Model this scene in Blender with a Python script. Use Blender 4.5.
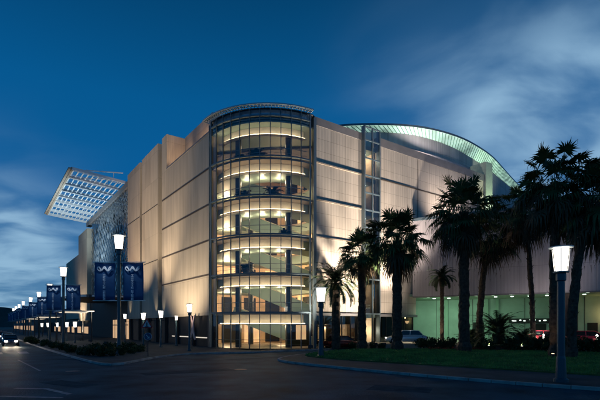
import bpy, bmesh, math, random
from mathutils import Vector, Matrix
R_ = math.radians
LX, LY = 11.3, 4.1
random.seed(7)
for o in list(bpy.data.objects): bpy.data.objects.remove(o)
S = bpy.context.scene
COL = S.collection

# ---------------------------------------------------------------- camera
EYE = 2.5
cam_d = bpy.data.cameras.new('camera'); cam = bpy.data.objects.new('camera', cam_d); COL.objects.link(cam)
cam.location = (0, 0, EYE); cam.rotation_euler = (R_(90), 0, 0)
cam_d.sensor_width = 36; cam_d.lens = 26.4; cam_d.shift_y = 0.21
cam_d.clip_start = 0.1; cam_d.clip_end = 6000
S.camera = cam

# ---------------------------------------------------------------- sky
W = bpy.data.worlds.new('World'); S.world = W; W.use_nodes = True
nt = W.node_tree; nt.nodes.clear()
def N(t, **kw):
    n = nt.nodes.new(t)
    for k, v in kw.items(): setattr(n, k, v)
    return n
def L(a, b): nt.links.new(a, b)
def M_(op, a, b=None, c=None):
    n = N('ShaderNodeMath', operation=op)
    for i, v in enumerate((a, b, c)):
        if v is None: continue
        if isinstance(v, (int, float)): n.inputs[i].default_value = v
        else: L(v, n.inputs[i])
    return n.outputs[0]
out = N('ShaderNodeOutputWorld'); bg = N('ShaderNodeBackground')
sky = N('ShaderNodeTexSky', sky_type='NISHITA'); sky.sun_disc = False
sky.sun_elevation = R_(2.0); sky.sun_rotation = R_(75); sky.altitude = 0
tc = N('ShaderNodeTexCoord'); sep = N('ShaderNodeSeparateXYZ'); L(tc.outputs['Generated'], sep.inputs[0])
zc = M_('MAXIMUM', sep.outputs[2], 0.0)
ramp = N('ShaderNodeValToRGB'); L(zc, ramp.inputs[0])
cr = ramp.color_ramp
stops = [(0.0, (0.10, 0.27, 0.50)), (0.10, (0.025, 0.17, 0.42)), (0.26, (0.003, 0.135, 0.40)),
         (0.44, (0.0015, 0.12, 0.35)), (0.60, (0.0010, 0.066, 0.19)), (1.0, (0.001, 0.03, 0.085))]
while len(cr.elements) < len(stops): cr.elements.new(0.5)
for e, (p, c) in zip(cr.elements, stops): e.position = p; e.color = (*c, 1)
def blob(d, k, amp):
    """soft patch of the sky around a direction"""
    d = Vector(d).normalized()
    dp = N('ShaderNodeVectorMath', operation='DOT_PRODUCT'); L(tc.outputs['Generated'], dp.inputs[0]); dp.inputs[1].default_value = d
    a = M_('SUBTRACT', dp.outputs['Value'], 1.0); a = M_('MULTIPLY', a, k); a = M_('EXPONENT', a)
    return M_('MULTIPLY', a, amp)
# cloud layer: noise over a flat cloud deck seen in perspective
dz = M_('ADD', zc, 0.16)
px_ = M_('DIVIDE', sep.outputs[0], dz); py_ = M_('DIVIDE', sep.outputs[1], dz)
cmb = N('ShaderNodeCombineXYZ'); L(px_, cmb.inputs[0]); L(py_, cmb.inputs[1])
mp = N('ShaderNodeMapping'); L(cmb.outputs[0], mp.inputs[0]); mp.inputs['Rotation'].default_value = (0, 0, R_(28)); mp.inputs['Scale'].default_value = (0.8, 1.1, 1); mp.inputs['Location'].default_value = (LX, LY, 0)
nz = N('ShaderNodeTexNoise'); L(mp.outputs[0], nz.inputs['Vector']); nz.inputs['Scale'].default_value = 2.6; nz.inputs['Detail'].default_value = 7; nz.inputs['Roughness'].default_value = 0.46; nz.inputs['Distortion'].default_value = 0.5
nv = N('ShaderNodeMapRange'); L(nz.outputs['Fac'], nv.inputs[0]); nv.inputs[1].default_value = 0.36; nv.inputs[2].default_value = 0.70; nv.interpolation_type = 'SMOOTHSTEP'
mm = None
for d_, k_, a_ in (((138, 440, 250), 120, 0.34), ((188, 440, 190), 420, 0.50), ((232, 440, 200), 260, 0.62), ((285, 440, 212), 190, 0.70),
                   ((300, 440, 150), 120, 0.34), ((215, 440, 165), 300, 0.30), ((275, 440, 285), 130, 0.30), ((-320, 440, 62), 110, 0.75), ((-255, 440, 40), 160, 0.5), ((-305, 440, 100), 400, 0.3)):
    b_ = blob(d_, k_, a_); mm = b_ if mm is None else M_('ADD', mm, b_)
mm = M_('MINIMUM', mm, 0.74)
cl = M_('MULTIPLY', mm, M_('ADD', M_('MULTIPLY', nv.outputs[0], 1.0), 0.22))
cl = M_('MINIMUM', cl, 0.90)
mix = N('ShaderNodeMix', data_type='RGBA'); L(cl, mix.inputs[0]); L(ramp.outputs[0], mix.inputs[6]); mix.inputs[7].default_value = (0.40, 0.66, 0.90, 1)
# a little of the physical sky under it
add = N('ShaderNodeMix', data_type='RGBA', blend_type='ADD'); add.inputs[0].default_value = 1.0
tint = N('ShaderNodeMix', data_type='RGBA', blend_type='MULTIPLY'); tint.inputs[0].default_value = 1.0
L(sky.outputs[0], tint.inputs[6]); tint.inputs[7].default_value = (0.002, 0.012, 0.03, 1)
L(mix.outputs[2], add.inputs[6]); L(tint.outputs[2], add.inputs[7])
L(add.outputs[2], bg.inputs[0]); bg.inputs[1].default_value = 0.74
L(bg.outputs[0], out.inputs[0])

# ---------------------------------------------------------------- sun (below the horizon haze: the last faint glow from the right)
sd = bpy.data.lights.new('sun', 'SUN'); sd.energy = 0.03; sd.angle = R_(25); sd.color = (0.75, 0.85, 1.0)
sun = bpy.data.objects.new('sun', sd); COL.objects.link(sun); sun.rotation_euler = (R_(70), 0, R_(75))

S.view_settings.view_transform = 'Standard'; S.view_settings.look = 'None'; S.view_settings.gamma = 1
S.view_settings.exposure = 0.0; S.view_settings.use_curve_mapping = False
S.render.engine = 'CYCLES'
cy = S.cycles
cy.max_bounces = 6; cy.diffuse_bounces = 2; cy.glossy_bounces = 3; cy.transmission_bounces = 4; cy.transparent_max_bounces = 12
cy.sample_clamp_indirect = 3.0; cy.sample_clamp_direct = 0; cy.caustics_reflective = False; cy.caustics_refractive = False
cy.use_denoising = True

# ================================================================ materials
def mat(name, col, rough=0.6, metal=0.0, noise=0.0, nscale=3.0, bump=0.0, bscale=20.0, emit=None, estr=0.0, spec=0.5, detail=4):
    m = bpy.data.materials.new(name); m.use_nodes = True; t = m.node_tree; p = t.nodes['Principled BSDF']
    p.inputs['Base Color'].default_value = (*col, 1); p.inputs['Roughness'].default_value = rough; p.inputs['Metallic'].default_value = metal
    p.inputs['Specular IOR Level'].default_value = spec
    g = t.nodes.new('ShaderNodeTexCoord')
    if noise > 0:
        n = t.nodes.new('ShaderNodeTexNoise'); n.inputs['Scale'].default_value = nscale; n.inputs['Detail'].default_value = detail
        t.links.new(g.outputs['Object'], n.inputs['Vector'])
        r = t.nodes.new('ShaderNodeMapRange'); r.inputs[1].default_value = 0.3; r.inputs[2].default_value = 0.7
        r.inputs[3].default_value = 1 - noise; r.inputs[4].default_value = 1 + noise
        t.links.new(n.outputs['Fac'], r.inputs[0])
        v = t.nodes.new('ShaderNodeVectorMath'); v.operation = 'SCALE'; v.inputs[0].default_value = col
        t.links.new(r.outputs[0], v.inputs['Scale']); t.links.new(v.outputs[0], p.inputs['Base Color'])
    if bump > 0:
        n2 = t.nodes.new('ShaderNodeTexNoise'); n2.inputs['Scale'].default_value = bscale; n2.inputs['Detail'].default_value = 3
        t.links.new(g.outputs['Object'], n2.inputs['Vector'])
        b = t.nodes.new('ShaderNodeBump'); b.inputs['Strength'].default_value = bump; b.inputs['Distance'].default_value = 0.05
        t.links.new(n2.outputs['Fac'], b.inputs['Height']); t.links.new(b.outputs[0], p.inputs['Normal'])
    if emit:
        p.inputs['Emission Color'].default_value = (*emit, 1); p.inputs['Emission Strength'].default_value = estr
    return m

def clad(name, col, rib=0.42, panel_w=2.1, panel_h=1.333, joint=0.55, var=0.10):
    """ribbed stone cladding: panels with fine joints, vertical ribs, streaks"""
    m = bpy.data.materials.new(name); m.use_nodes = True; t = m.node_tree; p = t.nodes['Principled BSDF']
    p.inputs['Roughness'].default_value = 0.75; p.inputs['Specular IOR Level'].default_value = 0.25
    def A(a, b): t.links.new(a, b)
    g = t.nodes.new('ShaderNodeTexCoord'); s = t.nodes.new('ShaderNodeSeparateXYZ'); A(g.outputs['Object'], s.inputs[0])
    uu = t.nodes.new('ShaderNodeMath'); uu.operation = 'ADD'; A(s.outputs[0], uu.inputs[0]); A(s.outputs[1], uu.inputs[1])
    c = t.nodes.new('ShaderNodeCombineXYZ'); A(uu.outputs[0], c.inputs[0]); A(s.outputs[2], c.inputs[1])
    br = t.nodes.new('ShaderNodeTexBrick'); A(c.outputs[0], br.inputs['Vector']); br.offset = 0.0
    br.inputs['Scale'].default_value = 1; br.inputs['Brick Width'].default_value = panel_w; br.inputs['Row Height'].default_value = panel_h
    br.inputs['Mortar Size'].default_value = 0.018; br.inputs['Mortar Smooth'].default_value = 0.1
    br.inputs['Color1'].default_value = (*[x*(1-var) for x in col], 1); br.inputs['Color2'].default_value = (*[x*(1+var) for x in col], 1)
    br.inputs['Mortar'].default_value = (*[x*joint for x in col], 1)
    n = t.nodes.new('ShaderNodeTexNoise'); mpn = t.nodes.new('ShaderNodeMapping'); A(c.outputs[0], mpn.inputs[0]); mpn.inputs['Scale'].default_value = (1.3, 0.16, 1)
    A(mpn.outputs[0], n.inputs['Vector']); n.inputs['Scale'].default_value = 1.0; n.inputs['Detail'].default_value = 6
    r = t.nodes.new('ShaderNodeMapRange'); r.inputs[1].default_value = 0.3; r.inputs[2].default_value = 0.7; r.inputs[3].default_value = 0.86; r.inputs[4].default_value = 1.1
    A(n.outputs['Fac'], r.inputs[0])
    # ribs
    w = t.nodes.new('ShaderNodeMath'); w.operation = 'MULTIPLY'; A(uu.outputs[0], w.inputs[0]); w.inputs[1].default_value = 2*math.pi/rib
    si = t.nodes.new('ShaderNodeMath'); si.operation = 'SINE'; A(w.outputs[0], si.inputs[0])
    rr = t.nodes.new('ShaderNodeMapRange'); rr.inputs[1].default_value = -1; rr.inputs[2].default_value = 1; rr.inputs[3].default_value = 0.94; rr.inputs[4].default_value = 1.03
    A(si.outputs[0], rr.inputs[0])
    mu = t.nodes.new('ShaderNodeMath'); mu.operation = 'MULTIPLY'; A(r.outputs[0], mu.inputs[0]); A(rr.outputs[0], mu.inputs[1])
    v = t.nodes.new('ShaderNodeVectorMath'); v.operation = 'SCALE'; A(br.outputs['Color'], v.inputs[0]); A(mu.outputs[0], v.inputs['Scale'])
    A(v.outputs[0], p.inputs['Base Color'])
    b = t.nodes.new('ShaderNodeBump'); b.inputs['Strength'].default_value = 0.35; b.inputs['Distance'].default_value = 0.02
    A(si.outputs[0], b.inputs['Height']); A(b.outputs[0], p.inputs['Normal'])
    return m

def glass(name, tint=(0.8, 0.9, 0.9), refl=0.10, rough=0.02, dark=0.0):
    m = bpy.data.materials.new(name); m.use_nodes = True; t = m.node_tree; t.nodes.clear()
    o = t.nodes.new('ShaderNodeOutputMaterial'); tr = t.nodes.new('ShaderNodeBsdfTransparent'); gl = t.nodes.new('ShaderNodeBsdfGlossy')
    tr.inputs[0].default_value = (*tint, 1); gl.inputs['Roughness'].default_value = rough; gl.inputs[0].default_value = (0.9, 0.95, 1, 1)
    lw = t.nodes.new('ShaderNodeFresnel'); lw.inputs['IOR'].default_value = 1.5
    a = t.nodes.new('ShaderNodeMath'); a.operation = 'ADD'; a.use_clamp = True; t.links.new(lw.outputs[0], a.inputs[0]); a.inputs[1].default_value = refl
    mx = t.nodes.new('ShaderNodeMixShader'); t.links.new(a.outputs[0], mx.inputs[0]); t.links.new(tr.outputs[0], mx.inputs[1]); t.links.new(gl.outputs[0], mx.inputs[2])
    t.links.new(mx.outputs[0], o.inputs[0])
    return m

def leafmat(name, col, var=0.5):
    m = mat(name, col, rough=0.65, noise=var, nscale=1.6, spec=0.2)
    return m

MT = {}
MT['stone'] = clad('ribbed_stone', (0.53, 0.46, 0.385), var=0.06)
MT['stone_left'] = clad('ribbed_stone_warm', (0.49, 0.42, 0.325), rib=0.30, panel_w=3.0, panel_h=4.0, joint=0.7)
MT['stone_side'] = clad('ribbed_stone_plain', (0.42, 0.35, 0.28), rib=0.30, panel_w=3.0, panel_h=2.0, joint=0.7)
MT['coping'] = mat('grey_coping', (0.20, 0.19, 0.19), 0.6, noise=0.12, nscale=1.0)
MT['upper'] = clad('pale_upper_cladding', (0.42, 0.39, 0.39), rib=0.6, panel_w=2.4, panel_h=1.2, joint=0.7)
MT['wing'] = clad('lavender_cladding', (0.46, 0.42, 0.43), rib=0.35, panel_w=2.4, panel_h=4.6, joint=0.55)
MT['joint'] = mat('dark_joint', (0.07, 0.055, 0.045), 0.8)
MT['plinth'] = mat('dark_granite', (0.016, 0.015, 0.016), 0.6, noise=0.3, nscale=2, spec=0.25)
MT['steel'] = mat('blue_grey_steel', (0.12, 0.165, 0.19), 0.4, 0.2)
MT['shade_metal'] = mat('pale_sunshade_metal', (0.40, 0.48, 0.52), 0.4, 0.2)
MT['steel_bar'] = mat('grey_glazing_bar', (0.16, 0.19, 0.21), 0.5)
MT['steel_dark'] = mat('dark_steel', (0.03, 0.035, 0.04), 0.5, 0.3)
MT['white_steel'] = mat('white_painted_steel', (0.78, 0.80, 0.80), 0.45)
MT['louvre'] = mat('white_louvre', (0.72, 0.78, 0.80), 0.4, emit=None)
MT['glass'] = glass('clear_glass', (0.93, 0.96, 0.94), 0.04)
MT['fascia_glass'] = mat('spandrel_glass', (0.16, 0.26, 0.34), 0.15, 0.4, spec=1.0)
MT['glass_dark'] = glass('dark_glass', (0.22, 0.24, 0.24), 0.06)
MT['glass_net'] = mat('patterned_glass', (0.025, 0.035, 0.045), 0.12, 0.0, spec=1.0)
MT['glass_net2'] = mat('patterned_glass_pale', (0.22, 0.25, 0.27), 0.25, 0.1, noise=0.4, nscale=0.6, spec=1.0)
MT['band'] = mat('cove_band', (0.80, 0.74, 0.62), 0.7, noise=0.12, nscale=1.2)
MT['cove_lamp'] = mat('cove_lamp', (1, .9, .7), 0.5, emit=(1.0, 0.76, 0.45), estr=11)
MT['soffit'] = mat('green_grey_soffit', (0.26, 0.34, 0.29), 0.5)
MT['floor_in'] = mat('gallery_floor', (0.30, 0.25, 0.20), 0.35)
MT['warm_wall'] = mat('warm_inner_wall', (0.72, 0.52, 0.34), 0.7, noise=0.3, nscale=0.5)
MT['shop_dark'] = mat('dark_shopfront', (0.018, 0.02, 0.02), 0.6, spec=0.25)
MT['shop_lit'] = mat('lit_shop_window', (0.8, 0.6, 0.4), 0.6, emit=(1.0, 0.60, 0.30), estr=0.6, noise=0.5, nscale=0.8)
MT['column_in'] = mat('dark_bronze_column', (0.030, 0.036, 0.034), 0.35)
MT['escal'] = mat('escalator_side', (0.34, 0.46, 0.38), 0.35)
MT['rail'] = mat('brushed_handrail', (0.16, 0.19, 0.19), 0.35, 0.6)
MT['rail_pale'] = mat('pale_handrail', (0.85, 0.75, 0.55), 0.4)  # plain cream colour for the escalator handrails
MT['roof'] = mat('grey_roof', (0.13, 0.13, 0.14), 0.7, noise=0.2, nscale=0.5)
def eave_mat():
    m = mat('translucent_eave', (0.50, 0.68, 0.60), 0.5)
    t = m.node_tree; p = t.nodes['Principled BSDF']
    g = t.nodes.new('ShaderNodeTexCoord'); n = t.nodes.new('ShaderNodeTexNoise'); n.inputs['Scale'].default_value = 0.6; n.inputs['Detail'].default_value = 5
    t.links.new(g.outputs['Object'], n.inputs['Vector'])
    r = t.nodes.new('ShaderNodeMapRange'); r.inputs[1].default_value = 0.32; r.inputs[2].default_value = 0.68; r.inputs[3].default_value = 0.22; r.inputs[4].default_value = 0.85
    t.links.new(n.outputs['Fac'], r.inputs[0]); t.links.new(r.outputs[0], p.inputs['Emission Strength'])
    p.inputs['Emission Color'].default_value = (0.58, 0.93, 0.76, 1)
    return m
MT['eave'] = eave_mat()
MT['eave_rib'] = mat('eave_rib', (0.16, 0.30, 0.24), 0.5)
MT['pilaster'] = mat('pilaster', (0.45, 0.52, 0.42), 0.6, noise=0.1)
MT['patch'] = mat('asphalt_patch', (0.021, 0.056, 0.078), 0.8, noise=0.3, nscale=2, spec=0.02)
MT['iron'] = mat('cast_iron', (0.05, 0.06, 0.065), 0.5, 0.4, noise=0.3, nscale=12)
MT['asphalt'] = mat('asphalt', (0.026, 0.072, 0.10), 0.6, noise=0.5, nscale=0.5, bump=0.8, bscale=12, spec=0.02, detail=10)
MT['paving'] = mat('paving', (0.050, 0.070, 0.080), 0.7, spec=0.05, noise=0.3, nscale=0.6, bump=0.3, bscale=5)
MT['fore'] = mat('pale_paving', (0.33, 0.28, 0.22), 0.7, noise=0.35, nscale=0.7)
MT['kerb'] = mat('kerb_concrete', (0.34, 0.33, 0.31), 0.8, spec=0.1, noise=0.3, nscale=1.5)
MT['paint'] = mat('road_paint', (0.15, 0.19, 0.22), 0.6, noise=0.45, nscale=3)
MT['grass'] = mat('lawn', (0.06, 0.12, 0.026), 0.9, noise=0.5, nscale=1.2, bump=1.0, bscale=30)
MT['blade'] = mat('grass_blade', (0.10, 0.22, 0.04), 0.8, noise=0.5, nscale=0.7)
MT['soil'] = mat('dark_soil', (0.03, 0.024, 0.018), 0.95, noise=0.4)
MT['ground'] = mat('far_ground', (0.06, 0.06, 0.055), 0.9, noise=0.3, nscale=0.1)
MT['hill'] = mat('hillside', (0.025, 0.035, 0.03), 0.95, noise=0.4, nscale=0.02)
MT['leaf'] = leafmat('palm_leaf', (0.048, 0.080, 0.028))
MT['leaf_b'] = leafmat('shrub_leaf', (0.030, 0.055, 0.018))
MT['leaf_c'] = leafmat('date_palm_leaf', (0.028, 0.046, 0.020))
MT['dead'] = leafmat('dead_frond', (0.085, 0.060, 0.034))
MT['trunk'] = mat('palm_trunk', (0.065, 0.045, 0.03), 0.95, noise=0.5, nscale=5, bump=1.0, bscale=8)
MT['pole'] = mat('lamp_pole_paint', (0.03, 0.075, 0.095), 0.4, 0.2)
MT['lamp_glow'] = mat('lamp_diffuser', (0.9, 0.9, 0.85), 0.5, emit=(1.0, 0.94, 0.84), estr=4.2, noise=0.25, nscale=3)
MT['lamp_rib'] = mat('lamp_rib', (0.45, 0.42, 0.36), 0.5)
MT['lamp_cap'] = mat('lamp_cap', (0.62, 0.66, 0.66), 0.35)
MT['banner'] = mat('blue_banner', (0.010, 0.075, 0.20), 0.7, noise=0.2, nscale=1)
MT['banner_mark'] = mat('banner_white_mark', (0.75, 0.8, 0.85), 0.7)
MT['red'] = mat('car_red', (0.45, 0.04, 0.06), 0.25, 0.2)
MT['darkred'] = mat('car_maroon', (0.14, 0.02, 0.02), 0.25, 0.2)
MT['silver'] = mat('car_silver', (0.62, 0.64, 0.66), 0.25, 0.3)
MT['darkblue'] = mat('car_navy', (0.03, 0.04, 0.07), 0.25, 0.2)
MT['carglass'] = mat('car_glass', (0.012, 0.014, 0.018), 0.08, spec=1.0)
MT['tyre'] = mat('tyre_rubber', (0.012, 0.012, 0.012), 0.9)
MT['rim'] = mat('wheel_rim', (0.45, 0.45, 0.46), 0.3, 0.8)
MT['head'] = mat('headlight_on', (1, 1, 1), 0.3, emit=(1.0, 0.86, 0.65), estr=14)
MT['head_off'] = mat('headlight_off', (0.6, 0.62, 0.65), 0.15)
MT['tail'] = mat('tail_light', (0.5, 0.02, 0.02), 0.3, emit=(1.0, 0.05, 0.03), estr=2.5)
MT['green'] = mat('green_wall', (0.34, 0.46, 0.38), 0.7, noise=0.18, nscale=0.5)
MT['greenceil'] = mat('green_ceiling', (0.30, 0.46, 0.34), 0.7)
MT['down'] = mat('downlight', (1, 1, 1), 0.4, emit=(0.80, 1.0, 0.84), estr=4.0)
MT['warmlamp'] = mat('warm_lamp', (1, 0.8, 0.5), 0.4, emit=(1.0, 0.62, 0.28), estr=5.0)
MT['whitelamp'] = mat('white_lamp', (1, 1, 1), 0.4, emit=(1.0, 0.92, 0.80), estr=4.0)
MT['strip'] = mat('light_strip', (1, 0.9, 0.7), 0.5, emit=(1.0, 0.85, 0.65), estr=0.7)
MT['sign_red'] = mat('sign_red', (0.45, 0.02, 0.02), 0.5)
MT['sign_white'] = mat('sign_white', (0.55, 0.55, 0.55), 0.5)
MT['sign_back'] = mat('sign_blue', (0.02, 0.05, 0.12), 0.5)
MT['pink'] = mat('pink_emblem', (0.50, 0.36, 0.36), 0.6)
MT['flower'] = mat('red_flowers', (0.35, 0.05, 0.04), 0.7)
MT['awning'] = mat('awning_roof', (0.40, 0.43, 0.45), 0.5)
MT['shopwall'] = mat('street_wall', (0.16, 0.14, 0.12), 0.8, noise=0.3)

# ================================================================ mesh helpers
class MB:
    def __init__(self): self.v = []; self.f = []
    def quad(self, a, b, c, d):
        n = len(self.v); self.v += [tuple(a), tuple(b), tuple(c), tuple(d)]; self.f.append((n, n+1, n+2, n+3))
    def tri(self, a, b, c):
        n = len(self.v); self.v += [tuple(a), tuple(b), tuple(c)]; self.f.append((n, n+1, n+2))
    def box(self, x0, x1, y0, y1, z0, z1):
        n = len(self.v)
        self.v += [(x0,y0,z0),(x1,y0,z0),(x1,y1,z0),(x0,y1,z0),(x0,y0,z1),(x1,y0,z1),(x1,y1,z1),(x0,y1,z1)]
        self.f += [(n,n+3,n+2,n+1),(n+4,n+5,n+6,n+7),(n,n+1,n+5,n+4),(n+1,n+2,n+6,n+5),(n+2,n+3,n+7,n+6),(n+3,n,n+4,n+7)]
        return self
    def prism(self, poly, z0, z1, cap=True):
        """poly: counter-clockwise list of (x,y); z0/z1 numbers or lists"""
        n = len(self.v); k = len(poly)
        zf = lambda z, i: z[i] if isinstance(z, (list, tuple)) else z
        self.v += [(p[0], p[1], zf(z0, i)) for i, p in enumerate(poly)] + [(p[0], p[1], zf(z1, i)) for i, p in enumerate(poly)]
        for i in range(k): j = (i+1) % k; self.f.append((n+i, n+j, n+k+j, n+k+i))
        if cap: self.f.append(tuple(n+k+i for i in range(k))); self.f.append(tuple(n+i for i in reversed(range(k))))
        return self
    def bar(self, a, b, w, h=None, up=(0,0,1)):
        a = Vector(a); b = Vector(b); h = h or w; d = (b-a).normalized(); up = Vector(up)
        if abs(d.dot(up)) > 0.98: up = Vector((1,0,0))
        s = d.cross(up).normalized(); t = s.cross(d).normalized()
        n = len(self.v)
        for p in (a, b):
            for (i, j) in ((-1,-1),(1,-1),(1,1),(-1,1)): self.v.append(tuple(p + s*(i*w/2) + t*(j*h/2)))
        self.f += [(n,n+1,n+2,n+3)[::-1],(n+4,n+5,n+6,n+7)]
        for i in range(4): j = (i+1) % 4; self.f.append((n+i, n+j, n+4+j, n+4+i))
        return self
    def tube(self, pts, rs, k=8, cap=True):
        n = len(self.v); m = len(pts)
        if not isinstance(rs, (list, tuple)): rs = [rs]*m
        pts = [Vector(p) for p in pts]
        for i, p in enumerate(pts):
            d = (pts[min(i+1, m-1)] - pts[max(i-1, 0)]).normalized()
            up = Vector((0,0,1)) if abs(d.z) < 0.95 else Vector((1,0,0))
            s = d.cross(up).normalized(); t = s.cross(d)
            for q in range(k):
                a = 2*math.pi*q/k; self.v.append(tuple(p + (s*math.cos(a) + t*math.sin(a))*rs[i]))
        for i in range(m-1):
            for q in range(k):
                r = (q+1) % k; self.f.append((n+i*k+q, n+i*k+r, n+(i+1)*k+r, n+(i+1)*k+q))
        if cap: self.f.append(tuple(n+q for q in range(k))[::-1]); self.f.append(tuple(n+(m-1)*k+q for q in range(k)))
        return self
    def lathe(self, prof, k=16, c=(0,0,0)):
        """prof: list of (r, z)"""
        n = len(self.v); m = len(prof)
        for r, z in prof:
            for q in range(k): a = 2*math.pi*q/k; self.v.append((c[0]+r*math.cos(a), c[1]+r*math.sin(a), c[2]+z))
        for i in range(m-1):
            for q in range(k):
                r = (q+1) % k; self.f.append((n+i*k+q, n+i*k+r, n+(i+1)*k+r, n+(i+1)*k+q))
        self.f.append(tuple(n+q for q in range(k))[::-1]); self.f.append(tuple(n+(m-1)*k+q for q in range(k)))
        return self
    def build(self, name, m, parent=None, smooth=False, bevel=0, weld=False):
        me = bpy.data.meshes.new(name); me.from_pydata(self.v, [], self.f); me.update()
        if weld:
            bm = bmesh.new(); bm.from_mesh(me); bmesh.ops.remove_doubles(bm, verts=bm.verts, dist=0.001); bm.to_mesh(me); bm.free()
        o = bpy.data.objects.new(name, me); COL.objects.link(o)
        for q in (m if isinstance(m, (list, tuple)) else [m]): me.materials.append(q)
        if smooth:
            for p in me.polygons: p.use_smooth = True
        if bevel:
            b = o.modifiers.new('b', 'BEVEL'); b.width = bevel; b.segments = 2; b.limit_method = 'ANGLE'
        if parent: o.parent = parent
        return o
def parts(name, m, parent, boxes):
    """one object per box"""
    return [MB().box(*b).build(name, m, parent) for b in boxes]
def tag(o, label, cat, group=None):
    o['label'] = label; o['category'] = cat
    if group: o['group'] = group
    return o
def struct(o, kind='structure'): o['kind'] = kind; return o
def empty(name, loc, label, cat, rz=0.0, group=None):
    o = bpy.data.objects.new(name, None); COL.objects.link(o); o.location = loc; o.rotation_euler = (0, 0, rz); o.empty_display_size = 0.3
    return tag(o, label, cat, group)
def copy_tree(o, parent=None):
    kids = [c for c in COL.objects if c.parent == o]
    c = o.copy(); COL.objects.link(c)
    if parent: c.parent = parent
    for k in kids: copy_tree(k, c)
    return c
def light(kind, name, loc, parent, power, col, aim=None, **kw):
    d = bpy.data.lights.new(name, kind); d.energy = power; d.color = col
    for k, v in kw.items(): setattr(d, k, v)
    o = bpy.data.objects.new(name, d); COL.objects.link(o); o.location = loc
    if aim is not None: o.rotation_euler = (Vector(aim) - Vector(loc)).to_track_quat('-Z', 'Y').to_euler()
    if parent: o.parent = parent
    return o
def px(x, Y): return (x - 300) / 440 * Y          # photograph column -> metres at distance Y
def gp(x, y): Y = 440*EYE/(y - 326); return (px(x, Y), Y)

# ================================================================ building frame: u along the right-hand facade, v along the street facade
OX, OY = -5.12, 42.18
ROT = math.atan2(0.582, 0.813)
D2 = Vector((0.813, 0.582)); D1 = Vector((-0.582, 0.813))
def loc2w(u, v): return (OX + u*D2.x + v*D1.x, OY + u*D2.y + v*D1.y)
def w2loc(x, y): d = Vector((x-OX, y-OY)); return (d.dot(D2), d.dot(D1))

# ---------------------------------------------------------------- ground, roads, kerbs
g = MB(); g.quad((-3000,-60,-0.02),(3000,-60,-0.02),(3000,3500,-0.02),(-3000,3500,-0.02)); struct(g.build('ground', MT['ground']))
r = MB(); r.quad((-90,-20,0),(90,-20,0),(90,60,0),(-90,60,0)); n = len(r.v)
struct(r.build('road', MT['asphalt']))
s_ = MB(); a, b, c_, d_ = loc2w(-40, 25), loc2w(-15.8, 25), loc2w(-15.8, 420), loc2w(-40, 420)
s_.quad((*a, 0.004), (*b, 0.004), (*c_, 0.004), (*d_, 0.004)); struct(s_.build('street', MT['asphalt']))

def smooth_poly(pts, it=2, closed=False):
    for _ in range(it):
        q = []
        m = len(pts)
        rng = range(m if closed else m-1)
        if not closed: q.append(pts[0])
        for i in rng:
            a, b = pts[i], pts[(i+1) % m]
            q.append((a[0]*.75+b[0]*.25, a[1]*.75+b[1]*.25)); q.append((a[0]*.25+b[0]*.75, a[1]*.25+b[1]*.75))
        if not closed: q.append(pts[-1])
        pts = q
    return pts
def offset(pts, d):
    """inset an open polyline to its left by d"""
    o = []
    for i, p in enumerate(pts):
        a = Vector(pts[max(i-1, 0)]); b = Vector(pts[min(i+1, len(pts)-1)]); t = (b-a).normalized(); n = Vector((-t.y, t.x))
        o.append((p[0]+n.x*d, p[1]+n.y*d))
    return o
def kerb(line, w, h, name):
    """segments of kerb stones along an open line, stone to the left of it"""
    # resample
    out_ = [Vector(line[0])]; acc = 0
    pts = [Vector(p) for p in line]; step = 1.0; i = 0; pos = pts[0]; rem = step
    for i in range(len(pts)-1):
        a, b = pts[i], pts[i+1]; Ls = (b-a).length; d = 0
        while Ls - d > rem: d += rem; out_.append(a + (b-a)*(d/Ls)); rem = step
        rem -= (Ls - d)
    ps = [(p.x, p.y) for p in out_]; inn = offset(ps, w)
    m = MB()
    for k in range(len(ps)-1):
        a, b, c, d = Vector(ps[k]), Vector(ps[k+1]), Vector(inn[k+1]), Vector(inn[k])
        t = (b-a)*0.012
        m.prism([a+t, b-t, c-t, d+t], 0, h)
    return struct(m.build(name, MT['kerb'], bevel=0.012))

# pavement on the building side
bk = [loc2w(-15.6, 300), loc2w(-15.6, 60), loc2w(-15.4, 20), loc2w(-14.8, -2), gp(100, 365.5), gp(118, 366), gp(135, 362.5), gp(160, 357.5), gp(195, 353.8), gp(250, 353.6), gp(285, 351.5), (2.2, 44.9), (4.6, 48.4), (6.5, 49.8)]
bks = smooth_poly(bk, 3)
kerb(bks, 0.18, 0.14, 'kerb')
pv = MB(); ins = offset(bks, 0.18)
back = [loc2w(26, 0.5), loc2w(0.5, 0.5), loc2w(0.5, 300)]
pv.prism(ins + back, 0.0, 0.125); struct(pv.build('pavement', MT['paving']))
# the lawn island
isl = [(60, -9), (30, 5.0), gp(600, 391.5), gp(500, 384), gp(400, 375.2), gp(330, 368), gp(297, 364.5), (-1.35, 30.4), (-1.75, 32.0), (-1.3, 34.2), (0.0, 37.0), (3.4, 43.0), (7.5, 45.2), (12, 45.0), (30, 38.6), (62, 20)]
isl = isl[::-1]
isls = smooth_poly(isl, 3)
# kerb runs with stone on the inside (island is to the right of this ordering -> flip)
fl = isls[::-1]
kerb([p for p in fl], -0.18, 0.14, 'island_kerb')
ii = offset(fl, -0.18)
area = sum(ii[i][0]*ii[(i+1) % len(ii)][1]-ii[(i+1) % len(ii)][0]*ii[i][1] for i in range(len(ii)))
if area < 0: ii = ii[::-1]
struct(MB().prism(ii, 0, 0.125).build('island_pavement', MT['paving']))
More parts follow.
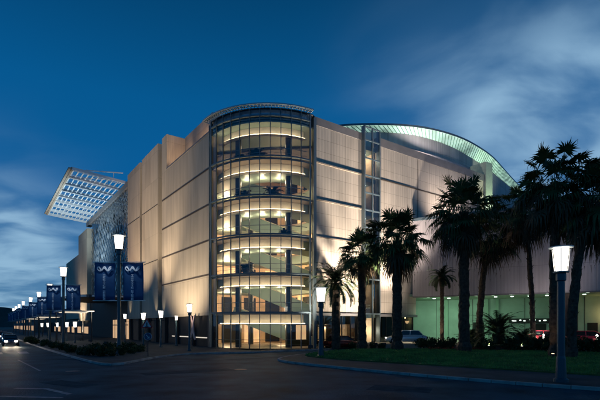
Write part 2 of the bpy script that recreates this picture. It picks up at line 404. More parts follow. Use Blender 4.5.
# lawn
lw_ = [(60, -5.5), (30, 8.2), (14.4, 20.6), (8.9, 25.6), (4.3, 29.2), (1.6, 32.2), (0.35, 34.2), (0.5, 36.2), (3.6, 41.8), (7.5, 44.2), (12, 44.1), (30, 37.6), (60, 20)]
lws = smooth_poly(lw_, 3)
area = sum(lws[i][0]*lws[(i+1) % len(lws)][1]-lws[(i+1) % len(lws)][0]*lws[i][1] for i in range(len(lws)))
if area < 0: lws = lws[::-1]
struct(MB().prism(lws, 0.1, 0.20).build('lawn', MT['grass']))
def inside(p, poly):
    c = False; j = len(poly)-1
    for i in range(len(poly)):
        if (poly[i][1] > p[1]) != (poly[j][1] > p[1]) and p[0] < (poly[j][0]-poly[i][0])*(p[1]-poly[i][1])/(poly[j][1]-poly[i][1])+poly[i][0]: c = not c
        j = i
    return c
rg = random.Random(3); gb = MB(); cnt = 0
while cnt < 26000:
    y = 17 + 28*rg.random()**1.2; x = rg.uniform(0, 27)
    if x > 0.72*y or not inside((x, y), lws): continue
    cnt += 1; h = rg.uniform(0.05, 0.16); a = rg.uniform(0, 6.28); w = 0.02 + 0.0009*y
    dx, dy = math.cos(a)*w, math.sin(a)*w; lx, ly = rg.uniform(-.06, .06), rg.uniform(-.06, .06)
    gb.tri((x-dx, y-dy, 0.19), (x+dx, y+dy, 0.19), (x+lx, y+ly, 0.2+h))
t_ = gb.build('grass', MT['blade']); struct(t_, 'stuff'); tag(t_, 'short dark green grass covering the kerbed island', 'grass')
# raised forecourt in front of the green porch
FZ = 0.6
fc = [(6.8, 49.6), (8.2, 46.6), (12.2, 45.9), (30.5, 39.3), (62, 21.5), (75, 40), (20, 66), loc2w(24.5, 0.6), loc2w(15.2, 0.6), loc2w(13.2, -0.6)]
area = sum(fc[i][0]*fc[(i+1) % len(fc)][1]-fc[(i+1) % len(fc)][0]*fc[i][1] for i in range(len(fc)))
if area < 0: fc = fc[::-1]
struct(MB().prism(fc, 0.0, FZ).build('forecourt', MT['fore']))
# far side of the street: a verge and median
md = [loc2w(-31.5, 3), loc2w(-30.5, 1), loc2w(-29.2, 3), loc2w(-29, 300), loc2w(-32, 300)]
struct(MB().prism(md, 0, 0.14).build('median_kerb', MT['kerb']))
mv = [loc2w(-33, -8), loc2w(-60, -8), loc2w(-60, 400), loc2w(-33, 400)][::-1]
area = sum(mv[i][0]*mv[(i+1) % 4][1]-mv[(i+1) % 4][0]*mv[i][1] for i in range(4))
if area < 0: mv = mv[::-1]
# markings
pm = MB()
def mark(p, q, w, z=0.008):
    a, b = Vector(p), Vector(q); t = (b-a).normalized(); n = Vector((-t.y, t.x))*w/2
    pm.quad((*(a-n), z), (*(b-n), z), (*(b+n), z), (*(a+n), z))
for k in range(6):     # crossing bars across the street mouth
    a = loc2w(-17.5-2.0*k, 9.5); b = loc2w(-17.5-2.0*k, 13.0); mark(a, b, 0.8)
for k in range(9): mark(loc2w(-23, 18+8*k), loc2w(-23, 22+8*k), 0.14)
mark(gp(15, 388.5), gp(46, 389), 0.22); mark(gp(46, 389), gp(70, 394.5), 0.22); mark(gp(0, 396.5), gp(62, 398), 0.2)
mark(gp(18, 360), gp(40, 371), 0.12)
struct(pm.build('road_markings', MT['paint']))
pt = MB(); rpt = random.Random(15)
for (x, y, w_, l_) in ((-6, 24, 1.4, 5), (2, 26.5, 1.0, 3.4), (-16, 33, 1.2, 4), (4, 17.5, 1.6, 2.4), (-3, 34, 0.9, 6), (-10, 19, 1.1, 3)):
    a = rpt.uniform(-.6, .6); c, s_n = math.cos(a), math.sin(a)
    q = [(x + c*i - s_n*j, y + s_n*i + c*j, 0.004) for i, j in ((-l_/2, -w_/2), (l_/2, -w_/2*.9), (l_/2*.97, w_/2), (-l_/2, w_/2*.95))]
    pt.quad(*q)
struct(pt.build('road_patches', MT['patch']))
for (x, y, lab) in ((-3.4, 25.2, 'round iron manhole cover in the road left of the lawn island'), (-12.5, 24.2, 'round iron manhole cover in the road before the street corner')):
    mh = empty('manhole_cover', (x, y, 0.009), lab, 'manhole cover')
    MB().lathe([(0.36, -0.004), (0.36, 0.0), (0.35, 0.003)], 24).build('frame', MT['steel_dark'], mh); MB().lathe([(0.30, 0.004), (0.295, 0.009)], 24).build('lid', MT['iron'], mh)
# hill far behind the street
hl = MB(); prof = []
rgh = random.Random(5)
for i in range(60):
    x = -1500 + 1500*i/59.0
    h = 44*math.exp(-((x+880)/160)**2) + 26*math.exp(-((x+640)/110)**2) + 14 + 3*math.sin(i*0.9) + rgh.uniform(-1, 1)
    prof.append((x, h if x < -380 else 8))
for i in range(59):
    (x0, h0), (x1, h1) = prof[i], prof[i+1]
    hl.quad((x0, 900, -1), (x1, 900, -1), (x1, 1060, h1), (x0, 1060, h0)); hl.quad((x0, 1060, h0), (x1, 1060, h1), (x1, 1400, -1), (x0, 1400, -1))
struct(hl.build('hills', MT['hill'], smooth=True))

# ================================================================ MAIN BUILDING
B = empty('shopping_centre', (OX, OY, 0), 'large tan stone shopping centre with a glazed round corner and a curved lit roof', 'building', ROT)
FL = [3.9, 7.9, 11.9, 15.9, 19.9]
RC = 7.78
def arc(rad, a0, a1, n, c=(RC, RC)): return [(c[0]+rad*math.cos(R_(a0+(a1-a0)*i/n)), c[1]+rad*math.sin(R_(a0+(a1-a0)*i/n))) for i in range(n+1)]
# right facade walls: one part per bay
w = MB(); w.box(8.25, 15.05, 0, 0.5, 3.9, 24.0); w.build('bay_wall', MT['stone'], B)
w = MB(); w.box(17.65, 24.6, 0, 0.5, 3.9, 24.0); w.box(24.6, 40.0, 0, 0.5, 6.4, 24.0); w.build('long_wall', MT['stone'], B)
parts('parapet', MT['coping'], B, [(8.25, 15.05, -0.06, 0.6, 24.0, 24.85), (17.65, 40.0, -0.06, 0.6, 24.0, 25.0)])
for z in (8.15, 12.1, 16.1, 20.1):
    m = MB(); m.box(8.3, 15.0, -0.10, -0.003, z-0.13, z+0.02); m.build('ledge', MT['stone_side'], B)
parts('wall_joint', MT['joint'], B, [(17.7, 40, -0.05, -0.003, z-0.07, z+0.07) for z in (12.1, 20.1)] + [(24.9, 25.0, -0.012, -0.003, 6.4, 12.0), (24.9, 25.0, -0.012, -0.003, 12.2, 20.0), (24.9, 25.0, -0.012, -0.003, 20.2, 24)])
# warm coping strip under the glazed slit and base fascia
parts('base_fascia', MT['coping'], B, [(8.25, 15.05, -0.25, 0.5, 3.62, 3.897), (17.65, 24.6, -0.25, 0.5, 3.62, 3.897)])
# end pilaster and curved end wall
MB().box(40.0, 41.7, -0.3, 3.4, 6.4, 26.9).build('pilaster', MT['pilaster'], B)
ew = [(41.7, 3.4), (46, 4.25), (51, 5.7), (58, 7.8), (65, 9.8), (70, 11.8), (70, 20), (50, 20), (41.7, 8)]
MB().prism(ew, 6.4, 28.6).build('end_wall', MT['upper'], B)
# set back upper storey
us = [(24, 3.4), (32, 2.7), (39.99, 2.6), (39.99, 6), (24, 8)]
MB().prism(us, 23.901, 27.0).build('upper_storey_wall', MT['upper'], B)
MB().prism([(25.5, 2.95), (32, 2.35), (39.9, 2.25), (39.9, 2.5), (32, 2.6), (25.5, 3.2)], 25.6, 26.7).build('upper_fascia', MT['wing'], B)
# main roof deck
MB().prism([(1, 14), (7, 7), (14, 1), (39.9, 1), (58, 12), (58, 60), (1, 60)], 23.3, 23.9).build('roof_deck', MT['roof'], B)
# curved glowing eave
eo = [(17.0, 13.5), (18.3, 10.0), (21, 7.1), (25.8, 3.8), (30, 2.1), (36.1, 1.3), (42.2, 1.9), (47.5, 2.9), (52.5, 4.4), (60.3, 6.7), (66, 8.3), (72, 10.2), (77, 16)]
eos = smooth_poly(eo, 2)
def narrow(o, i): return [tuple(Vector(a).lerp(Vector(b), 0.55*min(1, max(0, (a[0]-44)/16)))) for a, b in zip(i, o)]
ei = narrow(eos, offset(eos, 1.35))
def zin(p): t = min(1, max(0, (p[0]-24)/20)); return 29.62 - 0.72*t*t*(3-2*t)
es = MB(); er = MB(); ef = MB()
for i in range(len(eos)-1):
    a, b, c, d = eos[i], eos[i+1], ei[i+1], ei[i]
    es.quad((*a, 30.0), (*d, zin(a)), (*c, zin(b)), (*b, 30.0))
    ef.quad((*a, 30.03), (*b, 30.03), (*b, 30.28), (*a, 30.28))
    er.bar((a[0], a[1], 29.97), (a[0]*.5+ei[i+1][0]*.5, a[1]*.5+ei[i+1][1]*.5, 29.42), 0.10, 0.12) if False else None
# ribs by arc length
def resample(line, step):
    pts = [Vector(p) for p in line]; o = [pts[0].copy()]; rem = step
    for i in range(len(pts)-1):
        a, b = pts[i], pts[i+1]; Ls = (b-a).length; d = 0
        while Ls-d > rem: d += rem; o.append(a+(b-a)*(d/Ls)); rem = step
        rem -= Ls-d
    return o
rs_ = resample(eos, 0.62); ri_ = narrow([(p.x, p.y) for p in rs_], offset([(p.x, p.y) for p in rs_], 1.35))
for k in range(len(rs_)-1):
    er.bar((*rs_[k], 29.93), (*ri_[min(k+2, len(ri_)-1)], zin(rs_[min(k+2, len(rs_)-1)])-0.05), 0.06, 0.08)
ef2 = MB()
for i in range(len(eos)-1):
    a, b = eos[i], eos[i+1]; c, d = ei[i+1], ei[i]
    ef2.quad((*a, 30.28), (*b, 30.28), (*c, 30.9), (*d, 30.9))
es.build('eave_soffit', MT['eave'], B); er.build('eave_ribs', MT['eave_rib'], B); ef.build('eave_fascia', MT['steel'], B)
ef2.build('roof_edge', MT['roof'], B)
# the wall ring under the eave and roof top
rt = MB(); top = [(*p, 30.9) for p in ei] + [(70, 60, 30.9), (20, 60, 30.9)]
n0 = len(rt.v); rt.v += top; rt.f.append(tuple(range(n0, n0+len(top))))
for i in range(len(ei)-1):
    rt.quad((*ei[i], 24.0), (*ei[i+1], 24.0), (*ei[i+1], zin(eos[i+1])), (*ei[i], zin(eos[i])))
rt.build('curved_roof', MT['wing'], B)

# glazed slit in the right facade
sl = empty('x', (0, 0, 0), 'x', 'x'); bpy.data.objects.remove(sl)
f = MB()
for u in (15.1, 16.35, 17.55): f.box(u-0.07, u+0.07, -0.55, -0.38, 0.4, 25.6)
for z in (3.9, 7.9, 9.9, 11.9, 13.9, 15.9, 17.9, 19.9, 21.9, 24.0, 25.5): f.box(15.03, 17.62, -0.53, -0.40, z-0.07, z+0.07)
f.box(15.03, 15.17, -0.38, 0.0, 0.4, 25.6); f.box(17.48, 17.62, -0.38, 0.0, 0.4, 25.6)
f.build('slit_frame', MT['steel'], B)
q = MB(); q.quad((15.17, -0.45, 0.5), (17.48, -0.45, 0.5), (17.48, -0.45, 25.5), (15.17, -0.45, 25.5)); q.build('slit_glass', MT['glass'], B)
parts('slit_floor', MT['soffit'], B, [(15.2, 17.45, 0.1, 3.19, z-0.45, z) for z in FL + [23.6]])
f = MB(); f.box(15.05, 17.6, 3.2, 3.4, 0, 25.0); f.box(15.05, 15.15, 0.52, 3.2, 0, 25); f.box(17.5, 17.6, 0.52, 3.2, 0, 25); f.build('slit_back_wall', MT['warm_wall'], B)
for z in FL + [23.6]: light('POINT', 'slit_lamp', (16.3, 1.6, z-1.0), B, 75, (1.0, 0.86, 0.62), shadow_soft_size=0.2)
light('POINT', 'slit_lamp', (16.3, 1.4, 1.9), B, 110, (1.0, 0.9, 0.7), shadow_soft_size=0.2)
parts('slit_light', MT['whitelamp'], B, [(15.7, 16.9, 1.2, 1.8, z-0.53, z-0.455) for z in FL + [23.6]])

MB().box(24.3, 24.6, 0.51, 14, 0.1, 6.39).build('side_wall', MT['plinth'], B)
# ---- left (street) facade
w = MB(); w.box(0, 0.6, 8.1, 24.8, 3.7, 24.1); w.build('street_wall', MT['stone_left'], B)
w = MB(); w.box(-0.06, 0.7, 8.1, 22.75, 24.1, 24.3); w.build('street_parapet', MT['coping'], B)
w = MB(); w.box(2.6, 8, 13.6, 22.7, 24, 29.1); w.build('setback_wall', MT['stone_left'], B)
MB().box(6.1, 9, 22.8, 43.2, 24, 28.5).build('roof_plant_room', MT['coping'], B)
def tower(v0, v1, z0, z1, name):
    MB().box(0.0, 6.0, v0, v1, z0, z1).build(name, MT['stone_left'], B)
MB().box(0.0, 6.0, 22.8, 24.8, 24.101, 29.0).build('stair_tower_wall', MT['stone_left'], B)
tower(26.6, 34.6, 3.7, 29.0, 'tower_wall'); tower(35.7, 43.3, 3.7, 29.0, 'tower_wall')
parts('slot_wall', MT['joint'], B, [(1.2, 5, 24.8, 26.6, 0, 28.6), (1.2, 5, 34.6, 35.7, 0, 28.6)])
parts('street_wall_joint', MT['joint'], B, [(-0.035, -0.003, 8.1, 24.7, z-0.13, z+0.05) for z in (8.3, 12.15, 16.15, 20.2)])
parts('tower_joint', MT['joint'], B, [(-0.03, -0.003, v0, v1, z-0.07, z+0.03) for z in (12.15, 20.2) for (v0, v1) in ((26.65, 34.55), (35.75, 43.25))])
# plinth
parts('plinth', MT['plinth'], B, [(0.35, 0.9, 8.2, 43.3, 0.1, 3.697), (8.3, 15.0, 4.6, 4.9, 0.1, 3.6), (17.7, 24.2, 4.6, 4.9, 0.1, 3.6)])
parts('base_light_strip', MT['strip'], B, [(0.28, 0.346, v0, v1, 1.08, 1.20) for (v0, v1) in ((10.0, 13.2), (14.6, 18.6), (20.0, 21.5))])
parts('plinth_pier', MT['joint'], B, [(0.05, 0.345, v-0.25, v+0.25, 0.1, 3.69) for v in (9, 14, 19.5, 24, 28, 32, 37, 42)])
# ground floor glazing under the right facade
for (a, b) in ((8.4, 14.95), (17.75, 24.25)): q = MB(); q.quad((a, 0.3, 0.15), (b, 0.3, 0.15), (b, 0.3, 3.6), (a, 0.3, 3.6)); q.build('shop_glass', MT['glass_dark'], B)
m = MB()
for u in [8.4+1.3*k for k in range(6)] + [17.75+1.65*k for k in range(5)]: m.box(u-0.04, u+0.04, 0.24, 0.38, 0.12, 3.61)
m.box(8.4, 14.95, 0.22, 0.36, 1.0, 1.08)
m.build('shop_frame', MT['steel_dark'], B)
parts('lit_display', MT['shop_lit'], B, [(9.0, 10.4, 4.5, 4.59, 0.9, 2.6), (12.2, 13.4, 4.5, 4.59, 0.7, 2.4)])
light('SPOT', 'forecourt_fill', (19.5, -0.6, 3.5), B, 420, (1.0, .88, .7), aim=(20.0, -6.5, 0.5), spot_size=R_(110), spot_blend=.8, shadow_soft_size=0.2)  # both forecourt spots are added fill without fixtures, for the silver car and paving
light('SPOT', 'forecourt_fill', (22.8, -0.6, 3.5), B, 420, (1.0, .9, .75), aim=(22.5, -8, 0.5), spot_size=R_(110), spot_blend=.8, shadow_soft_size=0.2)
light('POINT', 'shop_light', (12, 2.5, 3.2), B, 25, (1, .7, .4), shadow_soft_size=0.3)

# ---- glazed round corner
ga = 183.0; gb_ = 267.0; NP = 11
gp_ = arc(RC+0.29, ga, gb_, NP)
m = MB()
for i in range(len(gp_)-1): m.quad((*gp_[i], 0.2), (*gp_[i+1], 0.2), (*gp_[i+1], 24.3), (*gp_[i], 24.3))
m.build('corner_glass', MT['glass'], B)
for k in range(NP+1):
    a = R_(ga+(gb_-ga)*k/NP); r0, r1 = RC+0.30, RC+0.43; c, s = math.cos(a), math.sin(a); t = 0.036 if 0 < k < NP else 0.09
    m = MB(); m.prism([(RC+r0*c - t*s*-1*-1, RC+r0*s + t*c), (RC+r1*c - t*s, RC+r1*s + t*c), (RC+r1*c + t*s, RC+r1*s - t*c), (RC+r0*c + t*s, RC+r0*s - t*c)], 0.15, 24.75)
    m.build('mullion', MT['steel'], B)
def ring(m, r0, r1, z0, z1, a0=ga, a1=gb_, n=33):
    A, Bq = arc(r0, a0, a1, n), arc(r1, a0, a1, n)
    for i in range(n):
        m.quad((*A[i], z1), (*Bq[i], z1), (*Bq[i+1], z1), (*A[i+1], z1)); m.quad((*A[i], z0), (*A[i+1], z0), (*Bq[i+1], z0), (*Bq[i], z0))
        m.quad((*Bq[i], z0), (*Bq[i+1], z0), (*Bq[i+1], z1), (*Bq[i], z1)); m.quad((*A[i], z0), (*A[i], z1), (*A[i+1], z1), (*A[i+1], z0))
    for i in (0, n): m.quad((*A[i], z0), (*Bq[i], z0), (*Bq[i], z1), (*A[i], z1))
for z in FL + [24.0]:
    m = MB(); ring(m, RC+0.26, RC+0.47, z-0.07, z+0.07); m.build('transom', MT['steel'], B)
for z in [0] + FL:
    m = MB(); ring(m, RC-0.25, RC-0.20, z+1.02, z+1.08); m.build('handrail', MT['rail'], B)
    m = MB(); ring(m, RC-0.24, RC-0.21, z+0.55, z+0.57); m.build('mid_rail', MT['rail'], B)
# jamb returns where the glass meets the stone
parts('corner_jamb', MT['steel'], B, [(-0.30, -0.003, 7.95, 8.09, 0.13, 24.6), (7.9, 8.24, -0.30, -0.003, 0.13, 24.6)])
m = MB(); ring(m, RC+0.02, RC+0.12, 23.78, 24.75); m.build('roof_fascia', MT['fascia_glass'], B)
# sunshade over the corner: outer hoop, inner hoop, glass fins
m = MB(); ring(m, RC+0.95, RC+1.08, 24.85, 24.98, 178, 267); ring(m, RC+0.50, RC+0.56, 24.85, 24.93, 178, 267); ring(m, RC+0.80, RC+0.84, 24.86, 24.92, 178, 267)
for k in range(37):
    a = R_(178+89*k/36); c, s = math.cos(a), math.sin(a); m.bar((RC+(RC+0.2)*c, RC+(RC+0.2)*s, 24.86), (RC+(RC+0.97)*c, RC+(RC+0.97)*s, 24.92), 0.06, 0.10)
m.build('sunshade_frame', MT['shade_metal'], B)
m = MB(); ring(m, RC+0.56, RC+0.95, 24.99, 25.01, 178, 267); m.build('sunshade_glass', MT['glass'], B)
m = MB(); pts = arc(RC+0.3, 180, 270, 30); m.prism(pts + [(14, 3), (14, 14), (3, 14)], 24.76, 24.84); m.build('corner_roof', MT['roof'], B)
# interior
HC = (8.6, 8.6); HR = 4.4
def bound(ang, rin):
    c, s = math.cos(ang), math.sin(ang); best = 0
    t = 0
    while t < 16:
        u, v = HC[0]+c*t, HC[1]+s*t
        lim = RC - rin
        if u < lim or v < lim or u > 16.8 or v > 16.8: break
        if u < RC and v < RC and (u-RC)**2+(v-RC)**2 > rin*rin: break
        t += 0.05
    return (HC[0]+c*t, HC[1]+s*t)
def slab(m, z0, z1, rin, hr):
    n = 72
    for i in range(n):
        a0, a1 = 2*math.pi*i/n, 2*math.pi*(i+1)/n
        o0, o1 = bound(a0, rin), bound(a1, rin); h0 = (HC[0]+hr*math.cos(a0), HC[1]+hr*math.sin(a0)); h1 = (HC[0]+hr*math.cos(a1), HC[1]+hr*math.sin(a1))
        m.quad((*h0, z1), (*o0, z1), (*o1, z1), (*h1, z1)); m.quad((*h0, z0), (*h1, z0), (*o1, z0), (*o0, z0))
        m.quad((*o0, z0), (*o1, z0), (*o1, z1), (*o0, z1)); m.quad((*h0, z0), (*h0, z1), (*h1, z1), (*h1, z0))
for z in FL:
    m = MB(); slab(m, z-0.2, z, RC-0.1, HR); m.build('gallery_floor', MT['floor_in'], B)
    m = MB(); slab(m, z-1.2, z-0.203, RC-1.35, HR+0.15); m.build('gallery_soffit', MT['soffit'], B)
for z in FL + [23.75]:
    m = MB(); ring(m, RC-1.32, RC-1.25, z-1.15, z-0.22, 181, 269, 30); m.build('cove_band', MT['band'], B)
    m = MB(); ring(m, RC-1.24, RC-0.72, z-1.22, z-1.16, 181, 269, 30); m.build('cove_shelf', MT['band'], B)
    m = MB(); ring(m, RC-0.88, RC-0.80, z-1.155, z-1.10, 182, 268, 30); m.build('cove_lamp', MT['cove_lamp'], B)
m = MB(); m.prism(arc(RC-0.1, 180, 270, 24) + [(16.8, 0.4), (16.8, 16.8), (0.4, 16.8)], 23.55, 23.7); m.build('top_ceiling', MT['soffit'], B)
m = MB(); m.prism(arc(RC-0.3, 180, 270, 24) + [(16.8, 0.6), (16.8, 16.8), (0.6, 16.8)], 0.126, 0.15); m.build('hall_floor', MT['floor_in'], B)
m = MB(); m.box(14.6, 15.0, 0.62, 17.2, 0.1, 23.5); m.box(0.7, 14.6, 16.8, 17.2, 0.1, 23.5); m.build('hall_wall', MT['warm_wall'], B)
rr = random.Random(11)
dk = []; lt = []
for z in [0.15] + FL:
    for k in range(4):
        p = 2.0+3.4*k
        (dk if rr.random() < 0.6 else lt).append((p, p+rr.uniform(1.5, 2.8), 16.72, 16.797, z+0.1, z+2.5))
        (dk if rr.random() < 0.65 else lt).append((14.52, 14.597, p, p+rr.uniform(1.5, 2.8), z+0.1, z+2.5))
parts('shopfront', MT['shop_dark'], B, dk); parts('lit_shopfront', MT['shop_lit'], B, lt)
for (r0, a0) in ((5.7, 197), (5.6, 256), (5.9, 215)):
    if a0 == 215: cx_, cy_ = 7.4, 12.4
    else: cx_, cy_ = RC+r0*math.cos(R_(a0)), RC+r0*math.sin(R_(a0))
    m = MB(); m.tube([(cx_, cy_, 0.15), (cx_, cy_, 23.5)], 0.34, 16); m.build('inner_column', MT['column_in'], B, smooth=False)
# escalators
def escalator(z0, z1, flip=False):
    a = Vector((11.9, 4.9, z0)); b = Vector((4.9, 11.9, z1))
    if flip: a, b = Vector((12.6, 5.6, z0)), Vector((5.6, 12.6, z1))
    d = (b-a); dn = Vector((d.x, d.y, 0)).normalized(); sd_ = Vector((-dn.y, dn.x, 0))
    m = MB()
    m.bar(a - Vector((0, 0, .25)), b - Vector((0, 0, .25)), 1.5, 0.75)
    m.bar(a - dn*1.6 + Vector((0,0,-.05)), a+Vector((0,0,-.05)), 1.5, .3); m.bar(b + Vector((0,0,-.15)), b + dn*1.4 + Vector((0,0,-.15)), 1.5, .3)
    e = m.build('escalator', MT['escal'], B)
    for s in (-0.7, 0.7): MB().bar(a + sd_*s + Vector((0,0,.55)), b + sd_*s + Vector((0,0,.55)), 0.03, 0.75).build('balustrade', MT['escal'], e)
    for s in (-0.7, 0.7): MB().bar(a + sd_*s + Vector((0,0,1.0)), b + sd_*s + Vector((0,0,1.0)), 0.09, 0.07).build('handrail', MT['rail_pale'], e)
zz = [0.15] + FL
for k in range(5): escalator(zz[k], zz[k+1])
for k, z in enumerate([0.0] + FL):
    top_ = z+2.65
    pw = (480, 760, 860, 860, 760, 110)[k]
    light('POINT', 'hall_light', (11.8, 11.8, z+2.4), B, pw, (1.0, 0.66, 0.36), shadow_soft_size=0.5)
    light('POINT', 'gallery_light', (4.4, 13.2, z+2.3), B, pw*0.55, (1.0, 0.70, 0.42), shadow_soft_size=0.3)
    for la in (203, 225, 247): light('POINT', 'arc_light', (RC+4.9*math.cos(R_(la)), RC+4.9*math.sin(R_(la)), z+2.45), B, pw*0.12, (1.0, 0.78, 0.5), shadow_soft_size=0.2)
    light('POINT', 'gallery_light', (13.2, 4.4, z+2.3), B, pw*0.35, (1.0, 0.70, 0.42), shadow_soft_size=0.3)
# ---- patterned glass front beyond the towers
m = MB(); m.box(0.6, 1.0, 43.3, 78.0, 8.3, 27.4); m.build('entrance_glazing', MT['glass_net'], B)
rp = random.Random(4); m = MB(); nb = MB()
dv, dzz = 1.9, 1.7
for i in range(-1, 20):
    for j in range(0, 12):
        v0 = 43.4+i*dv + (j % 2)*dv/2; z0 = 8.3+j*dzz
        if rp.random() < 0.5 and 43.5 < v0 < 77 and z0 + dzz*1.5 < 27.3:
            tt = rp.uniform(-.10, .10)
            m.quad((0.52+tt, v0, z0+dzz/2), (0.5, v0+dv/2, z0), (0.52-tt, v0+dv, z0+dzz/2), (0.5, v0+dv/2, z0+dzz))
m.build('patterned_panes', MT['glass_net2'], B)
v0, v1, z0_, z1_ = 43.4, 78.0, 8.3, 27.3
for k in range(-14, 24):
    for sgn in (1, -1):
        # diagonal bars clipped to the rectangle
        a = (v0 + k*1.9, z0_); slope = sgn*dzz/(dv)
        pts = []
        for q in range(0, 60):
            vv = v0 - 25 + q*1.6; 
        # parametric clip
        t0, t1 = -60.0, 60.0
        for (o_, dd, lo, hi) in ((a[0], 1.0, v0, v1), (a[1], slope, z0_, z1_)):
            ta, tb = (lo-o_)/dd, (hi-o_)/dd
            if ta > tb: ta, tb = tb, ta
            t0, t1 = max(t0, ta), min(t1, tb)
        if t1 - t0 > 0.5: nb.bar((0.42, a[0]+t0, a[1]+slope*t0), (0.42, a[0]+t1, a[1]+slope*t1), 0.07, 0.07)
nb.build('glazing_bars', MT['steel_bar'], B)
MB().box(0.3, 1.4, 43.31, 84.0, 27.4, 28.4).build('glazing_head', MT['coping'], B)
# louvred sunscreen roof over the entrance
cv0, cv1, cu = 46.5, 84.0, -8.3
def cz(u): return 28.6 + (-u)*0.10
m = MB(); m.bar((cu, cv0, cz(cu)), (cu, cv1, cz(cu)), 0.3, 0.5); m.box(cu-0.55, cu-0.16, cv0, cv1, cz(cu)-0.1, cz(cu)+0.12); m.build('canopy_edge_beam', MT['stone_side'], B)
nb_ = 8
for k in range(nb_+1):
    v = cv0+(cv1-cv0)*k/nb_
    m = MB(); m.bar((0.9, v, cz(0)), (cu, v, cz(cu)), 0.24, 0.46)
    m.bar((0, v, cz(0)+1.7), (cu*0.75, v, cz(cu*.75)+0.3), 0.16, 0.16); m.bar((-1.6, v, cz(-1.6)), (-1.6, v, cz(-1.6)+1.45), 0.1, 0.1)
    m.build('canopy_beam', MT['white_steel'], B)
m = MB()
for k in range(11):
    u = 0.1 - 8.0*k/10
    m.bar((u, cv0+0.2, cz(u)+0.12), (u, cv1-0.2, cz(u)+0.12), 0.20, 0.05)
m.build('canopy_louvres', MT['louvre'], B)
m = MB()
for k in range(nb_*2):
    v = cv0+(cv1-cv0)*(k+0.5)/(nb_*2); m.bar((-0.3, v, cz(0)+0.02), (cu+.3, v, cz(cu)+0.02), 0.07, 0.07)
m.build('canopy_rods', MT['white_steel'], B)
# porch at the street entrance
pc = [(0.0, 66.0), (-3.0, 65.4), (-6.2, 62.5), (-8.0, 58.0), (-8.6, 53), (-8.0, 48.0), (-6.0, 44.6), (-3, 43.6), (0.0, 43.4)]
m = MB(); m.prism(pc, 7.4, 7.9); m.build('porch_roof', MT['steel_dark'], B)
m = MB(); q = smooth_poly(pc, 1)
for i in range(len(q)-1): m.bar((*q[i], 7.65), (*q[i+1], 7.65), 0.25, 0.3)
m.build('porch_edge', MT['lamp_cap'], B)
m = MB(); m.box(0.5, 0.9, 43.31, 80.0, 0.1, 8.28); m.build('entrance_wall', MT['shop_dark'], B)
for (a, b) in ((44.4, 47.0), (52.5, 56.0)):
    m = MB(); m.box(0.40, 0.49, a, b, 0.15, 3.7); dd = m.build('lit_doorway', MT['shop_lit'], B)
    m2 = MB(); m2.box(0.34, 0.395, (a+b)/2-0.06, (a+b)/2+0.06, 0.15, 3.7); m2.box(0.34, 0.395, a, b, 2.6, 2.75); m2.build('door_frame', MT['steel_dark'], dd)
# far stone wall beyond the entrance
m = MB(); m.box(-0.2, 6, 80.0, 92.0, 3.8, 26.3); m.build('far_wall', MT['stone_left'], B)
m = MB(); m.box(0.4, 6, 92.0, 118.0, 4.5, 22.0); m.build('far_low_wall', MT['stone_left'], B)
m = MB(); m.box(0.6, 6, 80.0, 160.0, 0.1, 3.79); m.build('far_shopfront', MT['shop_dark'], B)
parts('far_shop_window', MT['shop_lit'], B, [(0.5, 0.59, 83+10*k, 88+10*k, 0.6, 2.3) for k in range(7)])

# ================================================================ low wing with the green porch
WX, WY = 14.1, 55.1
WR = math.atan2(-0.47, 0.88)
G = empty('low_wing', (WX, WY, 0), 'low lavender clad wing over a green lit drive-in porch, right of the tan building', 'building', WR)
MB().box(0, 38, 0, 0.5, 6.2, 15.6).build('wing_wall', MT['wing'], G)
MB().box(-0.05, 38.05, -0.08, 0.6, 15.6, 15.95).build('wing_coping', MT['steel'], G)
MB().box(0.1, 38, 0.51, 12, 14.6, 14.9).build('wing_roof', MT['roof'], G)
m = MB(); m.box(0.0, 38, 0.0, 0.5, 6.05, 6.197); m.build('wing_edge', MT['coping'], G)
MB().box(-2.0, 38, 0.51, 11.5, 6.22, 6.5).build('porch_ceiling', MT['greenceil'], G)
MB().box(-5.0, 38, 10.5, 10.9, FZ, 6.215).build('porch_back_wall', MT['green'], G)
parts('porch_pier', MT['greenceil'], G, [(u, u+0.35, 10.2, 10.497, FZ, 6.21) for u in (2.2, 7.5, 8.8)])
parts('porch_wall_joint', MT['joint'], G, [(u, u+0.06, 10.46, 10.497, FZ, 6.2) for u in (0.9, 4.0, 5.8, 12.3, 17, 19, 23.5)])
parts('porch_doorway', MT['shop_dark'], G, [(5.9, 7.3, 10.4, 10.495, FZ, 3.0), (13.2, 14.8, 10.4, 10.495, FZ, 2.8), (19.3, 20.4, 10.4, 10.495, FZ, 2.9)])
MB().box(16.2, 17.6, 0.8, 3.4, FZ, 6.21).build('porch_column', MT['joint'], G)
parts('downlight', MT['down'], G, [(u-0.16, u+0.16, v-0.16, v+0.16, 6.15, 6.215) for u in [1.5+1.9*k for k in range(19)] for v in (2.0, 5.8)])
for u, p_ in ((1.8, 480), (8.5, 95), (14, 40), (27, 32)):
    light('AREA', 'porch_light', (u, 3.8, 6.05), G, p_, (0.58, 1.0, 0.68), aim=(u, 6.0, 0), shape='RECTANGLE', size=3.0, size_y=1.5)
m = MB(); m.box(10.4, 15.2, 10.3, 10.49, 2.9, 3.5); m.build('reception_lights', MT['shop_dark'], G)
parts('reception_lamp', MT['down'], G, [(10.8+a, 10.8+a+b, 10.2, 10.29, 3.12+c, 3.24+c) for a, b, c in ((0, .5, 0), (.9, .2, .08), (1.4, .2, 0), (2.1, .7, .1), (3.2, .15, 0), (3.7, .3, .05))])
wl = MB(); wl.lathe([(0.05, 0), (0.32, 0.25), (0.36, 0.5)], 12, (21.5, 10.0, 2.9)); wl.build('wall_lamp', MT['warmlamp'], G)
